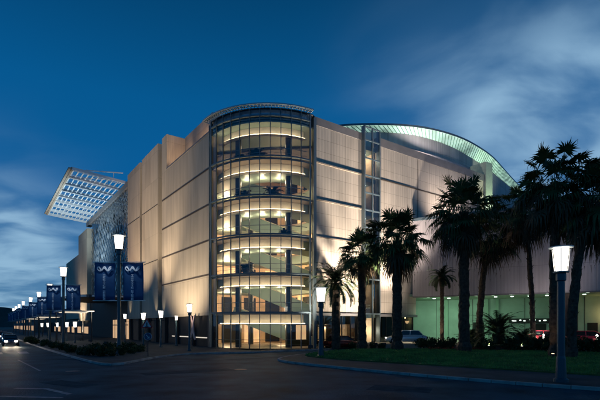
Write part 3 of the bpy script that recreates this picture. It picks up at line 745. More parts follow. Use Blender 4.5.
light('POINT', 'wall_lamp_light', (21.5, 9.6, 4.0), G, 60, (1.0, 0.6, 0.25), shadow_soft_size=0.15)
light('SPOT', 'pilaster_light', (27.5, 6.5, 15.3), G, 300, (0.85, 1.0, 0.6), aim=(20, 25, 26), spot_size=R_(80), shadow_soft_size=0.3) if False else None
light('SPOT', 'pilaster_light', (41.4, -2.2, 16.3), B, 5200, (0.85, 1.0, 0.66), aim=(42.5, 1.6, 25), spot_size=R_(80), spot_blend=0.6, shadow_soft_size=0.2)

# ================================================================ facade floodlights
def flood(w, z, aim_l, power, spread, col, label, blend=0.8, soft=0.12):
    e = empty('floodlight', (w[0], w[1], z), label, 'floodlight', 0, 'floodlights washing the facades')
    m = MB(); m.box(-0.25, 0.25, -0.12, 0.12, 0.12, 0.42); m.build('housing', MT['steel_dark'], e)
    m = MB(); m.tube([(0, 0, -0.0), (0, 0, 0.14)], 0.05, 8); m.build('bracket', MT['steel_dark'], e)
    ax, ay = loc2w(aim_l[0], aim_l[1])
    light('SPOT', 'floodlight_beam', (0, 0, 0.62), e, power, col, aim=(ax-w[0], ay-w[1], aim_l[2]-z), spot_size=R_(spread), spot_blend=blend, shadow_soft_size=soft)
def loc_t(x, y, z): return (*w2loc(x, y), z)
WARM = (1.0, 0.80, 0.57)
flood(loc2w(6.7, -1.3), 0.13, (9.6, 0, 22.5), 13000, 48, (1.0, 0.85, 0.69), 'floodlight on the corner pavement beside the glazed corner', soft=0.5)
flood(loc2w(13.0, -4.2), 0.3, (11.0, 0, 22.0), 33000, 66, (1.0, 0.85, 0.69), 'taller aimed floodlight before the cream bay', soft=0.5)
flood(loc2w(13.9, -4.6), 0.3, (11.2, 0, 12.5), 7500, 104, (1.0, 0.86, 0.70), 'floodlight before the bright cream bay, close to the glazed slit', soft=0.5)
flood(loc2w(27, 1.2), 23.92, (30, 5.0, 27.5), 2600, 135, (1.0, 0.92, 0.85), 'added floodlight on the main roof brightening the drum wall under the green eave', soft=0.5)  # added lamp, no known source here: lifts the dark drum wall
flood((23.5, 44.0), 0.4, loc_t(23.5, 50.5, 11.0), 4200, 120, (1.0, 0.88, 0.84), 'added floodlight behind the hedge brightening the lavender wing wall', soft=0.6)  # added lamp with no known source, brightens the otherwise sky-lit wing
flood(loc2w(30.0, -4.0), 15.0, (30.5, 0, 20.5), 3400, 115, (1.0, 0.84, 0.74), 'floodlight on the wing roof washing the upper long wall', soft=0.5)
flood(loc2w(18.8, -4.4), FZ, (19.8, 0, 21.0), 40000, 54, (1.0, 0.85, 0.72), 'taller aimed floodlight on the forecourt for the upper long wall', soft=0.5)
flood(loc2w(18.6, -4.6), FZ, (17.9, 0, 9.5), 3000, 84, (1.0, 0.85, 0.70), 'floodlight on the forecourt behind the tall palms', soft=0.5)
flood(loc2w(-7.0, 14.0), 0.13, (0, 15, 15.0), 9500, 110, WARM, 'floodlight on the pavement nearest the glazed corner')
flood(loc2w(-8.0, 22.0), 0.13, (0, 24, 24.0), 15500, 62, (1.0, 0.77, 0.54), 'floodlight on the pavement below the stair tower')
flood(loc2w(-8.0, 32.0), 0.13, (0, 33, 24.0), 15500, 62, (1.0, 0.77, 0.54), 'floodlight on the pavement below the middle tower')
flood(loc2w(-8.0, 40.0), 0.13, (0, 40, 24.0), 11500, 62, (1.0, 0.68, 0.42), 'floodlight on the pavement below the far tower')
flood(loc2w(-9.0, 63.0), 8.0, (-4, 66, 28.5), 25000, 115, (0.72, 0.90, 1.0), 'floodlight on the porch roof under the louvred sunscreen')
flood(loc2w(-5.0, 86.0), 0.13, (0, 86, 14), 9000, 100, WARM, 'floodlight at the far stone wall past the entrance')
flood(loc2w(1.2, 15.5), 24.12, (2.8, 17.5, 29), 420, 120, (1.0, 0.62, 0.36), 'floodlight on the roof ledge below the set back upper wall')
flood(loc2w(0.9, 19.5), 24.12, (1.5, 22.8, 27.5), 330, 110, (1.0, 0.66, 0.42), 'floodlight on the roof ledge beside the stair tower')
# small wall washers that make the pools of light low on the street facade
def washer(v, z, p, label):
    w = loc2w(-0.75, v); e = empty('wall_washer', (w[0], w[1], z), label, 'wall light', ROT, 'wall washers along the street facade')
    m = MB(); m.lathe([(0.06, -0.25), (0.11, -0.1), (0.12, 0.1)], 10); m.build('cup', MT['steel_dark'], e)
    m = MB(); m.bar((0, 0, -0.15), (1.05, 0, -0.15), 0.05, 0.05); m.build('arm', MT['steel_dark'], e)
    light('SPOT', 'washer_beam', (0, 0, 0.12), e, p, (1.0, 0.82, 0.55), aim=(0.28, 0, 3), spot_size=R_(60), spot_blend=0.9, shadow_soft_size=0.05)
washer(27.3, 3.4, 240, 'small wall washer low beside the dark slot of the middle tower')
washer(24.0, 3.4, 180, 'small wall washer low on the long street wall')
washer(41.5, 3.4, 260, 'small wall washer low on the far tower')
washer(88.0, 3.9, 300, 'small wall washer on the far stone wall past the entrance')

# ================================================================ street lamps
def lamp_mesh(H, rp=0.17, sc=1.0):
    """base at 0, top of cap at H"""
    p = MB(); p.lathe([(rp*1.9, 0), (rp*1.9, 0.12), (rp*1.35, 0.18), (rp*1.15, 1.0), (rp, 1.1), (rp*0.95, H-1.5*sc), (rp*1.25, H-1.45*sc), (rp*1.25, H-1.18*sc), (rp*.8, H-1.12*sc)], 16)
    d = MB(); d.lathe([(0.22*sc, H-1.10*sc), (0.255*sc, H-1.02*sc), (0.335*sc, H-0.16*sc), (0.32*sc, H-0.14*sc)], 16)
    ri = MB()
    for k in range(6):
        a = 2*math.pi*k/6; c, s = math.cos(a), math.sin(a); ri.bar((0.24*sc*c, 0.24*sc*s, H-1.1*sc), (0.355*sc*c, 0.355*sc*s, H-0.12*sc), 0.035*sc, 0.03*sc)
    ri.lathe([(0.30*sc, H-1.13*sc), (0.31*sc, H-1.08*sc)], 16)
    c_ = MB(); c_.lathe([(0.27*sc, H-0.11*sc), (0.47*sc, H-0.08*sc), (0.475*sc, H-0.04*sc), (0.2*sc, H)], 20)
    return p, d, ri, c_
def lamp(w, z, H, label, rp=0.155, sc=1.0, group='street lamps with glowing bucket heads'):
    e = empty('street_lamp', (w[0], w[1], z), label, 'street lamp', 0, group)
    p, d, ri, c_ = lamp_mesh(H, rp, sc)
    p.build('pole', MT['pole'], e, smooth=False); d.build('diffuser', MT['lamp_glow'], e, smooth=True); ri.build('head_frame', MT['lamp_rib'], e); c_.build('cap', MT['lamp_cap'], e)
    return e
lamp((px(561, 18.6), 18.6), 0.13, 5.75, 'closest street lamp, at the right before the big palm trunk')
lamp((px(321, 33.6), 33.6), 0.13, 5.35, 'street lamp at the tip of the lawn island before the date palm', rp=0.16, sc=1.05)
lamp((px(189.5, 42), 42), 0.13, 4.5, 'short street lamp nearest the glazed corner on the street side', rp=0.11, sc=0.75)
lamp((px(161, 49), 49), 0.13, 4.1, 'short street lamp on the street pavement, second from the glazed corner', rp=0.10, sc=0.75)
lamp((px(143.5, 54), 54), 0.13, 4.0, 'short street lamp just behind the triangular road sign', rp=0.10, sc=0.75)
lamp((px(125, 66), 66), 0.13, 4.2, 'short street lamp beside the lit entrance door, half behind the tall banner post', rp=0.10, sc=0.7)
lamp((px(176.5, 52.5), 52.5), 0.13, 3.6, 'small short street lamp close to the dark plinth of the street wall', rp=0.09, sc=0.5)
# banner lamps along the street
ords = ['nearest', 'second', 'third', 'fourth', 'fifth', 'sixth', 'seventh', 'eighth', 'ninth']
bp = [(-15.5, 37.7), (-29.3, 54.5), (-41.5, 73.0), (-53.4, 90.0), (-65.5, 107), (-78, 124), (-90, 141), (-102, 158), (-114, 175)]
def bannerpost(label):
    H = 10.2
    e = empty('banner_lamp_post', (0, 0, 0.12), label, 'lamp post', 0, 'tall lamp posts with pairs of blue banners along the street')
    p, d, ri, c_ = lamp_mesh(H, 0.155, 1.15)
    p.build('pole', MT['pole'], e); d.build('diffuser', MT['lamp_glow'], e, smooth=True); ri.build('head_frame', MT['lamp_rib'], e); c_.build('cap', MT['lamp_cap'], e)
    for z in (7.85, 4.55): MB().bar((-2.25, 0, z), (2.25, 0, z), 0.07, 0.07).build('banner_arm', MT['lamp_cap'], e)
    rb = random.Random(9)
    for s in (-1, 1):
        b = MB(); nn = 8
        x0, x1 = (0.36, 2.05)
        for i in range(nn):
            for j in range(8):
                xa, xb = s*(x0+(x1-x0)*i/nn), s*(x0+(x1-x0)*(i+1)/nn); za, zb = 4.6+3.2*j/8, 4.6+3.2*(j+1)/8
                yy = lambda x, z: 0.10*math.sin(2.6*x+0.5*z) + 0.05*math.sin(1.1*z+s)
                for off in (0,):
                    b.quad((xa, yy(xa, za), za), (xb, yy(xb, za), za), (xb, yy(xb, zb), zb), (xa, yy(xa, zb), zb))
        bo = b.build('banner', MT['banner'], e, smooth=True, weld=True)
        so = bo.modifiers.new('s', 'SOLIDIFY'); so.thickness = 0.012
        mk = MB(); tx = MB(); xc = s*1.2
        # curly crest at the top, column of small letters below
        for q in range(16):
            a0, a1 = q/16, (q+1)/16
            f_ = lambda t: (xc-0.6+1.2*t, -0.18, 7.28+0.16*math.sin(t*15))
            mk.bar(f_(a0), f_(a1), 0.03, 0.10)
        for q in range(9):
            t0, t1 = q/9, (q+1)/9
            f_ = lambda t: (xc-0.6+1.2*t, -0.18, 7.20+0.14*math.cos(t*11+1.0))
            mk.bar(f_(t0), f_(t1), 0.03, 0.07)
        z = 6.75
        for q in range(12):
            w_ = 0.20; kind = rb.randrange(4)
            tx.box(xc-w_/2, xc+w_/2, -0.19, -0.175, z-0.02, z+0.02)
            if kind != 1: tx.box(xc-w_/2, xc+w_/2, -0.191, -0.176, z-0.12, z-0.085)
            if kind in (0, 2): tx.box(xc-w_/2, xc-w_/2+0.05, -0.192, -0.177, z-0.11, z+0.01)
            if kind in (1, 2): tx.box(xc-0.025, xc+0.025, -0.192, -0.177, z-0.12, z+0.01)
            z -= 0.175 if q != 6 else 0.28
        tx.build('banner_lettering', MT['banner_mark'], bo)
        mk.build('banner_mark', MT['banner_mark'], bo)
    return e
bp0 = bannerpost('nearest tall lamp post with two blue banners, in front of the entrance porch')
bp0.location = (*bp[0], 0.12)
for k in range(1, len(bp)):
    c = copy_tree(bp0); c.location = (*bp[k], 0.12)
    c['label'] = '%s tall lamp post with blue banners, counted from the entrance porch down the street' % ords[k]
    if k == 1: c.scale = (1, 1, 0.95)
    if k > 1: c.scale = (1, 1, 0.92)
for o in [o for o in COL.objects if o.name.startswith('banner_lamp_post')][:4]:
    # small spots clipped under the head wash the banners
    for s in (-1, 1):
        light('SPOT', 'banner_spot', (s*0.8, -0.9, 8.3), o, 55, (0.85, 0.93, 1.0), aim=(s*1.2, 0, 5.6), spot_size=R_(75), spot_blend=0.8, shadow_soft_size=0.05)
# small lamps under the banners, past the entrance
for k, (x, Y) in enumerate([(75, 62), (67, 69), (57, 77), (48, 86), (42, 94)]):
    lamp((px(x, Y), Y), 0.13, 3.0, '%s little low lamp past the entrance, counted away from the porch' % ords[k].replace('nearest', 'first'), rp=0.08, sc=0.75, group='little low lamps past the entrance')

# ================================================================ road signs
def sign(w, kind, label):
    e = empty('road_sign', (w[0], w[1], 0.12), label, 'road sign', 0.15)
    MB().tube([(0, 0, 0), (0, 0, 2.9 if kind == 't' else 1.9)], 0.035, 8).build('post', MT['steel_dark'], e)
    if kind == 't':
        def tri(r, y0, y1, m, name, par):
            pts = [(r*math.sin(R_(120*k)), r*math.cos(R_(120*k))) for k in range(3)]
            q = MB(); n = 0
            q.v = [(p[0], y0, 2.5+p[1]) for p in pts] + [(p[0], y1, 2.5+p[1]) for p in pts]; q.f = [(0,1,2),(5,4,3),(0,3,4,1),(1,4,5,2),(2,5,3,0)]
            return q.build(name, m, par)
        p1 = tri(0.62, -0.06, -0.03, MT['sign_red'], 'sign_plate', e); tri(0.42, -0.068, -0.061, MT['sign_white'], 'sign_face', p1)
        q = MB(); q.box(-0.05, 0.05, -0.075, -0.069, 2.35, 2.70); q.box(-0.15, 0.15, -0.0752, -0.0695, 2.28, 2.34); q.build('sign_symbol', MT['steel_dark'], p1)
    else:
        def disc(r, y0, y1, m, name, par):
            q = MB(); k = 20
            q.v = [(r*math.cos(6.2832*i/k), y0, 1.55+r*math.sin(6.2832*i/k)) for i in range(k)] + [(r*math.cos(6.2832*i/k), y1, 1.55+r*math.sin(6.2832*i/k)) for i in range(k)]
            q.f = [tuple(range(k)), tuple(range(2*k-1, k-1, -1))] + [(i, k+i, k+(i+1) % k, (i+1) % k) for i in range(k)]
            return q.build(name, m, par)
        p1 = disc(0.30, -0.06, -0.03, MT['sign_white'], 'sign_plate', e); disc(0.27, -0.068, -0.061, MT['sign_back'], 'sign_face', p1)
        q = MB(); q.bar((-0.13, -0.072, 1.68), (0.11, -0.072, 1.44), 0.01, 0.05); q.bar((0.13, -0.072, 1.43), (-0.04, -0.072, 1.43), 0.01, 0.05); q.bar((0.13, -0.072, 1.42), (0.13, -0.072, 1.58), 0.05, 0.01); q.build('sign_arrow', MT['sign_white'], p1)
sign((px(147, 40), 40), 't', 'triangular road sign on a thin post beside the street lamps')
sign((px(148, 34.5), 34.5), 'r', 'round blue road sign with a white arrow at the kerb corner')
# pink emblem sculpture in front of the plinth: a narrow figure-like shape
e = empty('emblem_sculpture', (*loc2w(-0.5, 12.2), 0.12), 'tall pinkish forked emblem standing before the dark plinth near the corner', 'sculpture', ROT)
m = MB(); yz = [(-0.9, 1.5), (-0.35, 2.6), (-0.28, 3.4), (-0.7, 4.4), (-0.45, 4.45), (0, 3.75), (0.45, 4.45), (0.7, 4.4), (0.28, 3.4), (0.35, 2.6), (0.9, 1.5), (0.65, 1.4), (0, 2.3), (-0.65, 1.4)]
yz = [(a*0.9, b*0.95-0.6) for a, b in yz]; k = len(yz)
m.v = [(-0.06, a, b) for a, b in yz] + [(0.06, a, b) for a, b in yz]; m.f = [tuple(range(k)), tuple(range(2*k-1, k-1, -1))] + [(i, (i+1) % k, k+(i+1) % k, k+i) for i in range(k)]
m.build('figure', MT['pink'], e); MB().box(-0.2, 0.2, -0.5, 0.5, 0, 0.12).build('base', MT['steel_dark'], e)
MB().tube([(0.0, 0, 0.1), (0.0, 0, 1.5)], 0.05, 8).build('stem', MT['steel_dark'], e)

# ================================================================ plants
def fan_palm(x, Y, H, rad, label, trunk_r=0.45, seed=1, z0=0.15, n_live=46, n_dead=40, skirt=0.5, px_x=True, lean=0.0, name='fan_palm'):
    rn = random.Random(seed)
    X = px(x, Y)
    e = empty(name, (X, Y, z0), label, 'palm tree', 0)
    H = H - z0
    # trunk with rough leaf bases
    t = MB(); segs = int(H*2.2); pts = []; rs = []
    for i in range(segs+1):
        f_ = i/segs; r = trunk_r*(1.12-0.22*f_) * (1 + (0.10 if i % 2 else -0.05)) * rn.uniform(0.94, 1.06)
        if f_ < 0.06: r *= 1.25
        pts.append((lean*f_*f_ + 0.03*math.sin(i*.7), 0.03*math.cos(i*.5), H*f_)); rs.append(r)
    t.tube(pts, rs, 10)
    nb = int(H*9)
    for i in range(nb):     # stubs of cut fronds
        f_ = rn.random(); a = rn.uniform(0, 6.283); z = H*f_; r = trunk_r*(1.1-0.2*f_); c, s = math.cos(a), math.sin(a); cx = lean*f_*f_
        w = 0.07; b0 = Vector((cx+c*r*0.85, s*r*0.85, z)); tip = b0 + Vector((c*0.20, s*0.20, 0.24))*rn.uniform(.6, 1.2); sd_ = Vector((-s, c, 0))*w
        t.tri(b0-sd_, b0+sd_, tip); t.tri(b0-sd_+Vector((0,0,-.1)), tip, b0-sd_)
    t.build('trunk', MT['trunk'], e)
    top = Vector((lean, 0, H))
    def fan(mb, a, el, L1, Lf, droop, nseg):
        c, s = math.cos(a), math.sin(a)
        d = Vector((c*math.cos(el), s*math.cos(el), math.sin(el)))
        p0 = top + Vector((c, s, 0))*trunk_r*0.4 + Vector((0, 0, rn.uniform(-.5, .3)))
        pm_ = p0 + d*L1*0.55; p1 = p0 + d*L1 + Vector((0, 0, -0.12*L1))
        side = Vector((-s, c, 0))
        for (q0, q1) in ((p0, pm_), (pm_, p1)): mb.quad(q0-side*.025, q0+side*.025, q1+side*.02, q1-side*.02)
        dn = (p1-pm_).normalized(); up = side.cross(dn).normalized()
        for k in range(nseg):
            th = R_(-118+236*k/(nseg-1)) + rn.uniform(-.06, .06)
            ld = (dn*math.cos(th) + side*math.sin(th)).normalized()
            l = Lf*(0.65+0.35*math.cos(th*0.6))*rn.uniform(0.8, 1.12)
            m0 = p1 + ld*l*0.5 + up*0.10*l*math.cos(th)
            wv = ld.cross(up).normalized()*(0.035+0.02*Lf)
            tp = p1 + ld*l*(0.92-0.25*droop) + Vector((0, 0, -droop*l*rn.uniform(.35, .8)))
            mb.quad(p1-wv*.35, p1+wv*.35, m0+wv*1.2, m0-wv*1.2); mb.tri(m0-wv, m0+wv, tp)
            if rn.random() < 0.35*droop+0.05:     # hanging thread-like tip
                mb.tri(tp-wv*.4, tp+wv*.4, tp + Vector((rn.uniform(-.08, .08), rn.uniform(-.08, .08), -rn.uniform(.25, .7))))
    crown = MB()
    for i in range(n_live):
        f_ = (i+0.5)/n_live; a = i*2.39996+rn.uniform(-.25, .25); el = R_(84 - 118*f_**0.9 + rn.uniform(-16, 16))
        fan(crown, a, el, rad*0.56*rn.uniform(.55, 1.25), rad*0.46*rn.uniform(.7, 1.1), 0.2+0.8*f_*rn.uniform(.5, 1.3), 19)
    crown.build('crown', MT['leaf'], e)
    if n_dead:
        dead = MB()
        for i in range(n_dead):
            a = i*2.39996+rn.uniform(-.3, .3); el = R_(rn.uniform(-82, -25))
            fan(dead, a, el, rad*0.5*skirt*rn.uniform(.7, 1.5), rad*0.42*rn.uniform(.8, 1.2), 1.0, 12)
        dead.build('dead_fronds', MT['dead'], e)
    return e
def pinnate(mb, rn, p0, a, el, L_, droop, nl=34, lw=0.05, ll=0.42):
    c, s = math.cos(a), math.sin(a); side = Vector((-s, c, 0)); pts = []; n = 10; p = Vector(p0); e_ = el
    for i in range(n+1):
        pts.append(p.copy()); d = Vector((c*math.cos(e_), s*math.cos(e_), math.sin(e_))); p = p + d*(L_/n); e_ -= droop/n*(0.6+0.9*i/n)
    for i in range(n):
        w = 0.03*(1-i/n)+0.008; mb.quad(pts[i]-side*w, pts[i]+side*w, pts[i+1]+side*w*.8, pts[i+1]-side*w*.8)
    for k in range(nl):
        f_ = 0.12+0.88*k/(nl-1); q = f_*n; i = min(int(q), n-1); b = pts[i].lerp(pts[i+1], q-i); t = (pts[min(i+1, n)]-pts[i]).normalized()
        l = ll*math.sin(math.pi*(0.12+0.80*f_))**0.6*rn.uniform(.85, 1.15)
        for sg in (-1, 1):
            d = (side*sg*0.80 + t*0.65 + Vector((0, 0, rn.uniform(-.25, .12)))).normalized()
            mb.tri(b-t*lw, b+t*lw, b+d*l)
def date_palm(X, Y, z0, H, fl, label, n=42, trunk_r=0.42, seed=3, droop=R_(95), name='date_palm', cat='palm tree', ll=0.5, elmin=-25):
    rn = random.Random(seed); e = empty(name, (X, Y, z0), label, cat, 0)
    if H > 0.4:
        t = MB(); sg = max(6, int(H*2.5)); t.tube([(0, 0, H*i/sg) for i in range(sg+1)], [trunk_r*(1.1-.1*i/sg)*(1+(0.08 if i % 2 else -.06)) + (0.12 if i > sg-3 else 0) for i in range(sg+1)], 10)
        for i in range(int(H*16)):
            a = rn.uniform(0, 6.28); z = rn.uniform(.2, H); c, s = math.cos(a), math.sin(a); b0 = Vector((c*trunk_r*.9, s*trunk_r*.9, z)); sd_ = Vector((-s, c, 0))*.07
            t.tri(b0-sd_, b0+sd_, b0+Vector((c*.16, s*.16, .2)))
        t.build('trunk', MT['trunk'], e)
    m = MB()
    for i in range(n):
        f_ = (i+.5)/n; pinnate(m, rn, (0, 0, H-0.1), i*2.39996+rn.uniform(-.2, .2), R_(85-(85-elmin)*f_+rn.uniform(-6, 6)), fl*rn.uniform(.85, 1.1), droop*rn.uniform(.8, 1.15), ll=ll)
    m.build('crown', MT['leaf_c'], e)
    return e
def hz(y, Y): return EYE+(326-y)/440*Y
# crown centres measured from the photograph
fan_palm(362, 44.0, hz(254, 44), 3.0, 'shorter fan palm between the date palm and the thick trunked palm', 0.38, 21, n_dead=18, n_live=60, skirt=0.7)
fan_palm(397, 42.5, hz(241, 42.5), 3.9, 'fan palm with a thick trunk just right of the glazed slit', 0.43, 22, n_dead=28, n_live=66, skirt=0.8)
fan_palm(464, 40.0, hz(212, 40), 4.0, 'tall thick fan palm before the lavender wing, with a wide shaggy crown', 0.44, 23, n_dead=34, skirt=0.9, n_live=56)
fan_palm(479, 47.0, hz(236, 47), 3.6, 'thin trunked fan palm just right of the tall thick one', 0.30, 24, n_dead=30, skirt=0.9, z0=FZ, lean=1.2, n_live=44)
fan_palm(533, 44.0, hz(208, 44), 3.5, 'slender leaning fan palm left of the closest lamp', 0.22, 25, n_dead=46, skirt=1.1, lean=-1.0, z0=FZ, n_live=44)
fan_palm(554.5, 33.0, hz(182, 33), 3.5, 'tallest fan palm, its trunk right behind the closest lamp', 0.32, 26, n_dead=40, skirt=1.2, n_live=44)
fan_palm(571, 32.0, hz(196, 32), 3.4, 'fan palm at the right edge with its crown leaning right', 0.30, 27, n_dead=38, skirt=1.2, lean=1.5, n_live=42)
fan_palm(627, 36.0, hz(210, 36), 3.8, 'fan palm mostly outside the frame at the right edge', 0.32, 28, n_dead=50, skirt=1.1)
date_palm(px(336, 45.4), 45.4, 0.13, hz(283, 45.4)-0.13, 3.3, 'short date palm with arching feather fronds beside the glazed corner', n=70, seed=31)
date_palm(px(442, 50), 50, FZ, hz(277, 50)-FZ, 1.9, 'small slim feather palm before the green porch wall', n=34, trunk_r=0.20, seed=32, ll=0.42)
date_palm(px(498, 43.2), 43.2, FZ+.1, 1.0, 3.2, 'big bushy low feather palm without a tall trunk under the porch', n=52, trunk_r=0.4, seed=33, droop=R_(85), name='bush_palm', ll=0.5, elmin=5)
date_palm(px(523, 44.5), 44.5, FZ+.1, 0.3, 1.9, 'low spiky feather palm right of the big bushy one', n=36, seed=34, droop=R_(80), name='bush_palm', elmin=5, ll=0.4)
date_palm(px(470, 45.0), 45.0, FZ+.1, 0.3, 1.7, 'low spiky feather palm between the two middle palm trunks', n=32, seed=35, droop=R_(80), name='bush_palm', elmin=5, ll=0.4)

def shrub_mesh(seed, sx, sy, sz, n, ls=0.13):
    rn = random.Random(seed); m = MB()
    lobes = [(rn.uniform(-.5, .5)*sx, rn.uniform(-.5, .5)*sy, rn.uniform(.3, .75)*sz, rn.uniform(.35, .6)) for _ in range(7)]
    for i in range(n):
        lx, ly, lz, lr = rn.choice(lobes); d = Vector((rn.gauss(0, 1), rn.gauss(0, 1), rn.gauss(0, 1))).normalized()*rn.uniform(.55, 1.05)
        p = Vector((lx+d.x*lr*sx*.8, ly+d.y*lr*sy*.8, max(0.02, lz+d.z*lr*sz*.75)))
        a = Vector((rn.gauss(0, 1), rn.gauss(0, 1), rn.gauss(0, 1))).normalized(); b = a.cross(d).normalized()*ls*.45; a = a*ls*rn.uniform(.7, 1.3)
        m.quad(p-b*.3, p+a*.5-b, p+a, p+a*.5+b)
    for i in range(8):
        a = rn.uniform(0, 6.28); m.tube([(0, 0, 0), (math.cos(a)*sx*.4, math.sin(a)*sy*.4, sz*.6)], [.03, .01], 4)
    return m
shr = []
for k in range(4):
    o = shrub_mesh(50+k, 0.9, 0.7, 0.85, 900).build('shrub', MT['leaf_b']); shr.append(o); o.location = (0, -100, 0)
used = set(); rsn = random.Random(77)
def put_shrub(x, y, z, sc, label, group=None, szz=1.0):
    i = rsn.randrange(4); o = shr[i]
    if i in used: o = o.copy(); COL.objects.link(o)
    used.add(i); o.location = (x, y, z); o.scale = (sc, sc, sc*szz); o.rotation_euler = (0, 0, rsn.uniform(0, 6.28))
    tag(o, label, 'shrub', group)
    return o
# hedge in front of the forecourt
ORD = 'first second third fourth fifth sixth seventh eighth ninth tenth eleventh twelfth thirteenth fourteenth fifteenth sixteenth seventeenth'.split()
hx = [(424, 44.4, 1.2), (432, 44.3, 1.2), (443, 44, 1.15), (452, 43.6, 1.2), (474, 43.0, 1.3), (486, 42.2, 1.35), (508, 41.6, 1.4), (520, 41.0, 1.4), (532, 40.6, 1.5), (545, 40.0, 1.6), (560, 39.4, 1.5), (574, 39.0, 1.5), (588, 38.4, 1.5), (602, 37.8, 1.5), (616, 37.2, 1.6)]
for i, (x, Y, s_) in enumerate(hx):
    put_shrub(px(x, Y), Y, 0.2, s_, '%s dark leafy shrub from the left in the hedge behind the lawn' % ORD[i], 'border hedge shrubs behind the lawn', 1.05)
for i, (x, Y, s_) in enumerate([(352, 46.0, .8), (372, 45.3, .8), (381, 45.0, .7), (350, 50.6, 1.0), (342, 49.9, .9)]):
    put_shrub(px(x, Y), Y, 0.15, s_, ['small shrub left of the shorter fan palm', 'small shrub right of the shorter fan palm', 'small shrub just left of the thick trunked fan palm', 'shrub against the dark ground floor glass of the cream bay', 'shrub near the glazed corner jamb beside the side road'][i])
# planting bed round the nearest banner post
bx = [(72, 39, 1.0), (84, 36.5, 1.0), (93, 35.5, 1.0), (102, 34.5, 1.05), (111, 34.5, 1.0), (121, 36, 1.0), (130, 38, .95), (138, 40.5, .9), (95, 41, 1.1), (106, 41, 1.1), (117, 43, 1.1), (131, 45, 1.0), (62, 43, 1.0), (52, 47, 1.0), (44, 52, 1.1), (36, 58, 1.2), (29, 65, 1.2)]
SB = ['%s low shrub of the front row left to right round the nearest banner post' % ORD[i] for i in range(8)] + ['%s low shrub of the back row behind the nearest banner post' % ORD[i] for i in range(4)] + ['%s low shrub of the kerb row leading away down the street' % ORD[i] for i in range(5)]
for i, (x, Y, s_) in enumerate(bx): put_shrub(px(x, Y), Y, 0.12, s_, SB[i], 'street border shrubs', 0.9)
# flowers in the bed
fm = MB(); rf = random.Random(8)
for i in range(420):
    x = rf.uniform(428, 520); Y = 42.6 + rf.uniform(-.5, .5) - (x-428)*0.018; X = px(x, Y); z = 0.25+rf.uniform(0, .22); s = 0.06
    fm.quad((X-s, Y, z), (X, Y-s, z+.02), (X+s, Y, z), (X, Y+s, z+.03)); fm.tri((X, Y, .2), (X+.01, Y, .2), (X, Y, z))
o = fm.build('flower_bed', MT['flower']); struct(o, 'stuff'); tag(o, 'low red flowers along the edge of the lawn by the palms', 'flowers')

ip = None; plant_spots = [(4, 206, 5.9), (4, 238, 6.1), (3, 250, 6.0), (5, 204, 6), (5, 222, 6.1), (2, 209, 6.0)]
LV = ['', 'first gallery', 'second gallery', 'third gallery', 'fourth gallery', 'top gallery']; PSD = {}
rip = random.Random(12)
for (lv, an, rr0) in plant_spots:
    w = loc2w(RC+rr0*math.cos(R_(an)), RC+rr0*math.sin(R_(an))); PSD[lv] = PSD.get(lv, 0)+1
    lab = '%s potted plant from the left on the %s behind the corner glass' % (ORD[PSD[lv]-1], LV[lv])
    if ip is None:
        ip = date_palm(w[0], w[1], FL[lv-1], 0.6, 1.1, lab, n=24, seed=61, name='potted_plant', cat='plant', ll=0.28, elmin=10)
        for c in [c for c in COL.objects if c.parent == ip and c.name.startswith('trunk')]: bpy.data.objects.remove(c)
        MB().lathe([(0.22, 0), (0.32, 0.5), (0.34, 0.62)], 14).build('pot', MT['column_in'], ip); ip['group'] = 'potted plants on the galleries'; q = ip
    else: q = copy_tree(ip)
    q.location = (w[0], w[1], FL[lv-1]); q['label'] = lab; sc_ = rip.uniform(.8, 1.35); q.scale = (sc_, sc_, sc_); q.rotation_euler = (0, 0, rip.uniform(0, 6))
# ================================================================ garden lights
def glight(x, Y, z, p, aim, label, col=(1.0, .85, .65), glow='whitelamp'):
    X = px(x, Y); e = empty('garden_light', (X, Y, z), label, 'garden light', 0, 'small garden lights among the palms')
    MB().lathe([(0.03, 0), (0.03, 0.16), (0.10, 0.2), (0.11, 0.34)], 10).build('body', MT['steel_dark'], e)
    MB().lathe([(0.085, 0.342), (0.085, 0.36)], 10).build('lens', MT[glow], e)
    light('SPOT', 'garden_beam', (0, 0, 0.42), e, p, col, aim=aim, spot_size=R_(75), spot_blend=.7, shadow_soft_size=.05)
glight(439, 48.6, FZ, 160, (0.25, 1.4, 2.4), 'garden light at the foot of the small slim feather palm')
glight(461.5, 43.2, FZ-.3, 120, (1.0, 3.4, 2.4), 'garden light between the two middle palm trunks')
glight(489, 41.4, .3, 140, (.8, 1.8, 1.6), 'garden light in front of the big bushy feather palm')
glight(522, 40.6, .3, 70, (0.6, 3.0, 2.5), 'garden light left of the slender leaning palm', )
glight(553, 31.0, .2, 60, (0.1, 1.6, 1.6), 'garden light at the foot of the palm behind the closest lamp', (1.0, .7, .4), 'warmlamp')
glight(353, 49.2, .15, 60, (.3, 3, 1.5), 'garden light by the dark ground floor glass of the cream bay', (1.0, .75, .5), 'warmlamp')
glight(400, 46.4, FZ, 110, (0.6, 3, -.2), 'low light washing the pale forecourt paving by the silver car')
# light bollards before the red cars
def bollard(x, Y, label):
    X = px(x, Y); e = empty('light_bollard', (X, Y, FZ), label, 'bollard', 0, 'glowing bollards at the porch')
    MB().lathe([(0.09, 0), (0.09, 0.62), (0.07, 0.64)], 10).build('post', MT['lamp_cap'], e)
    MB().lathe([(0.08, 0.645), (0.10, 1.0), (0.04, 1.12)], 10).build('lantern', MT['whitelamp'], e)
    light('POINT', 'bollard_light', (0, -0.35, 1.1), e, 9, (1, .85, .7), shadow_soft_size=.05)
bollard(543.5, 43.0, 'glowing bollard left of the closest lamp, beside the red car')
bollard(568, 42.4, 'glowing bollard immediately right of the closest lamp')
bollard(597, 41.5, 'glowing bollard at the right edge of the frame')

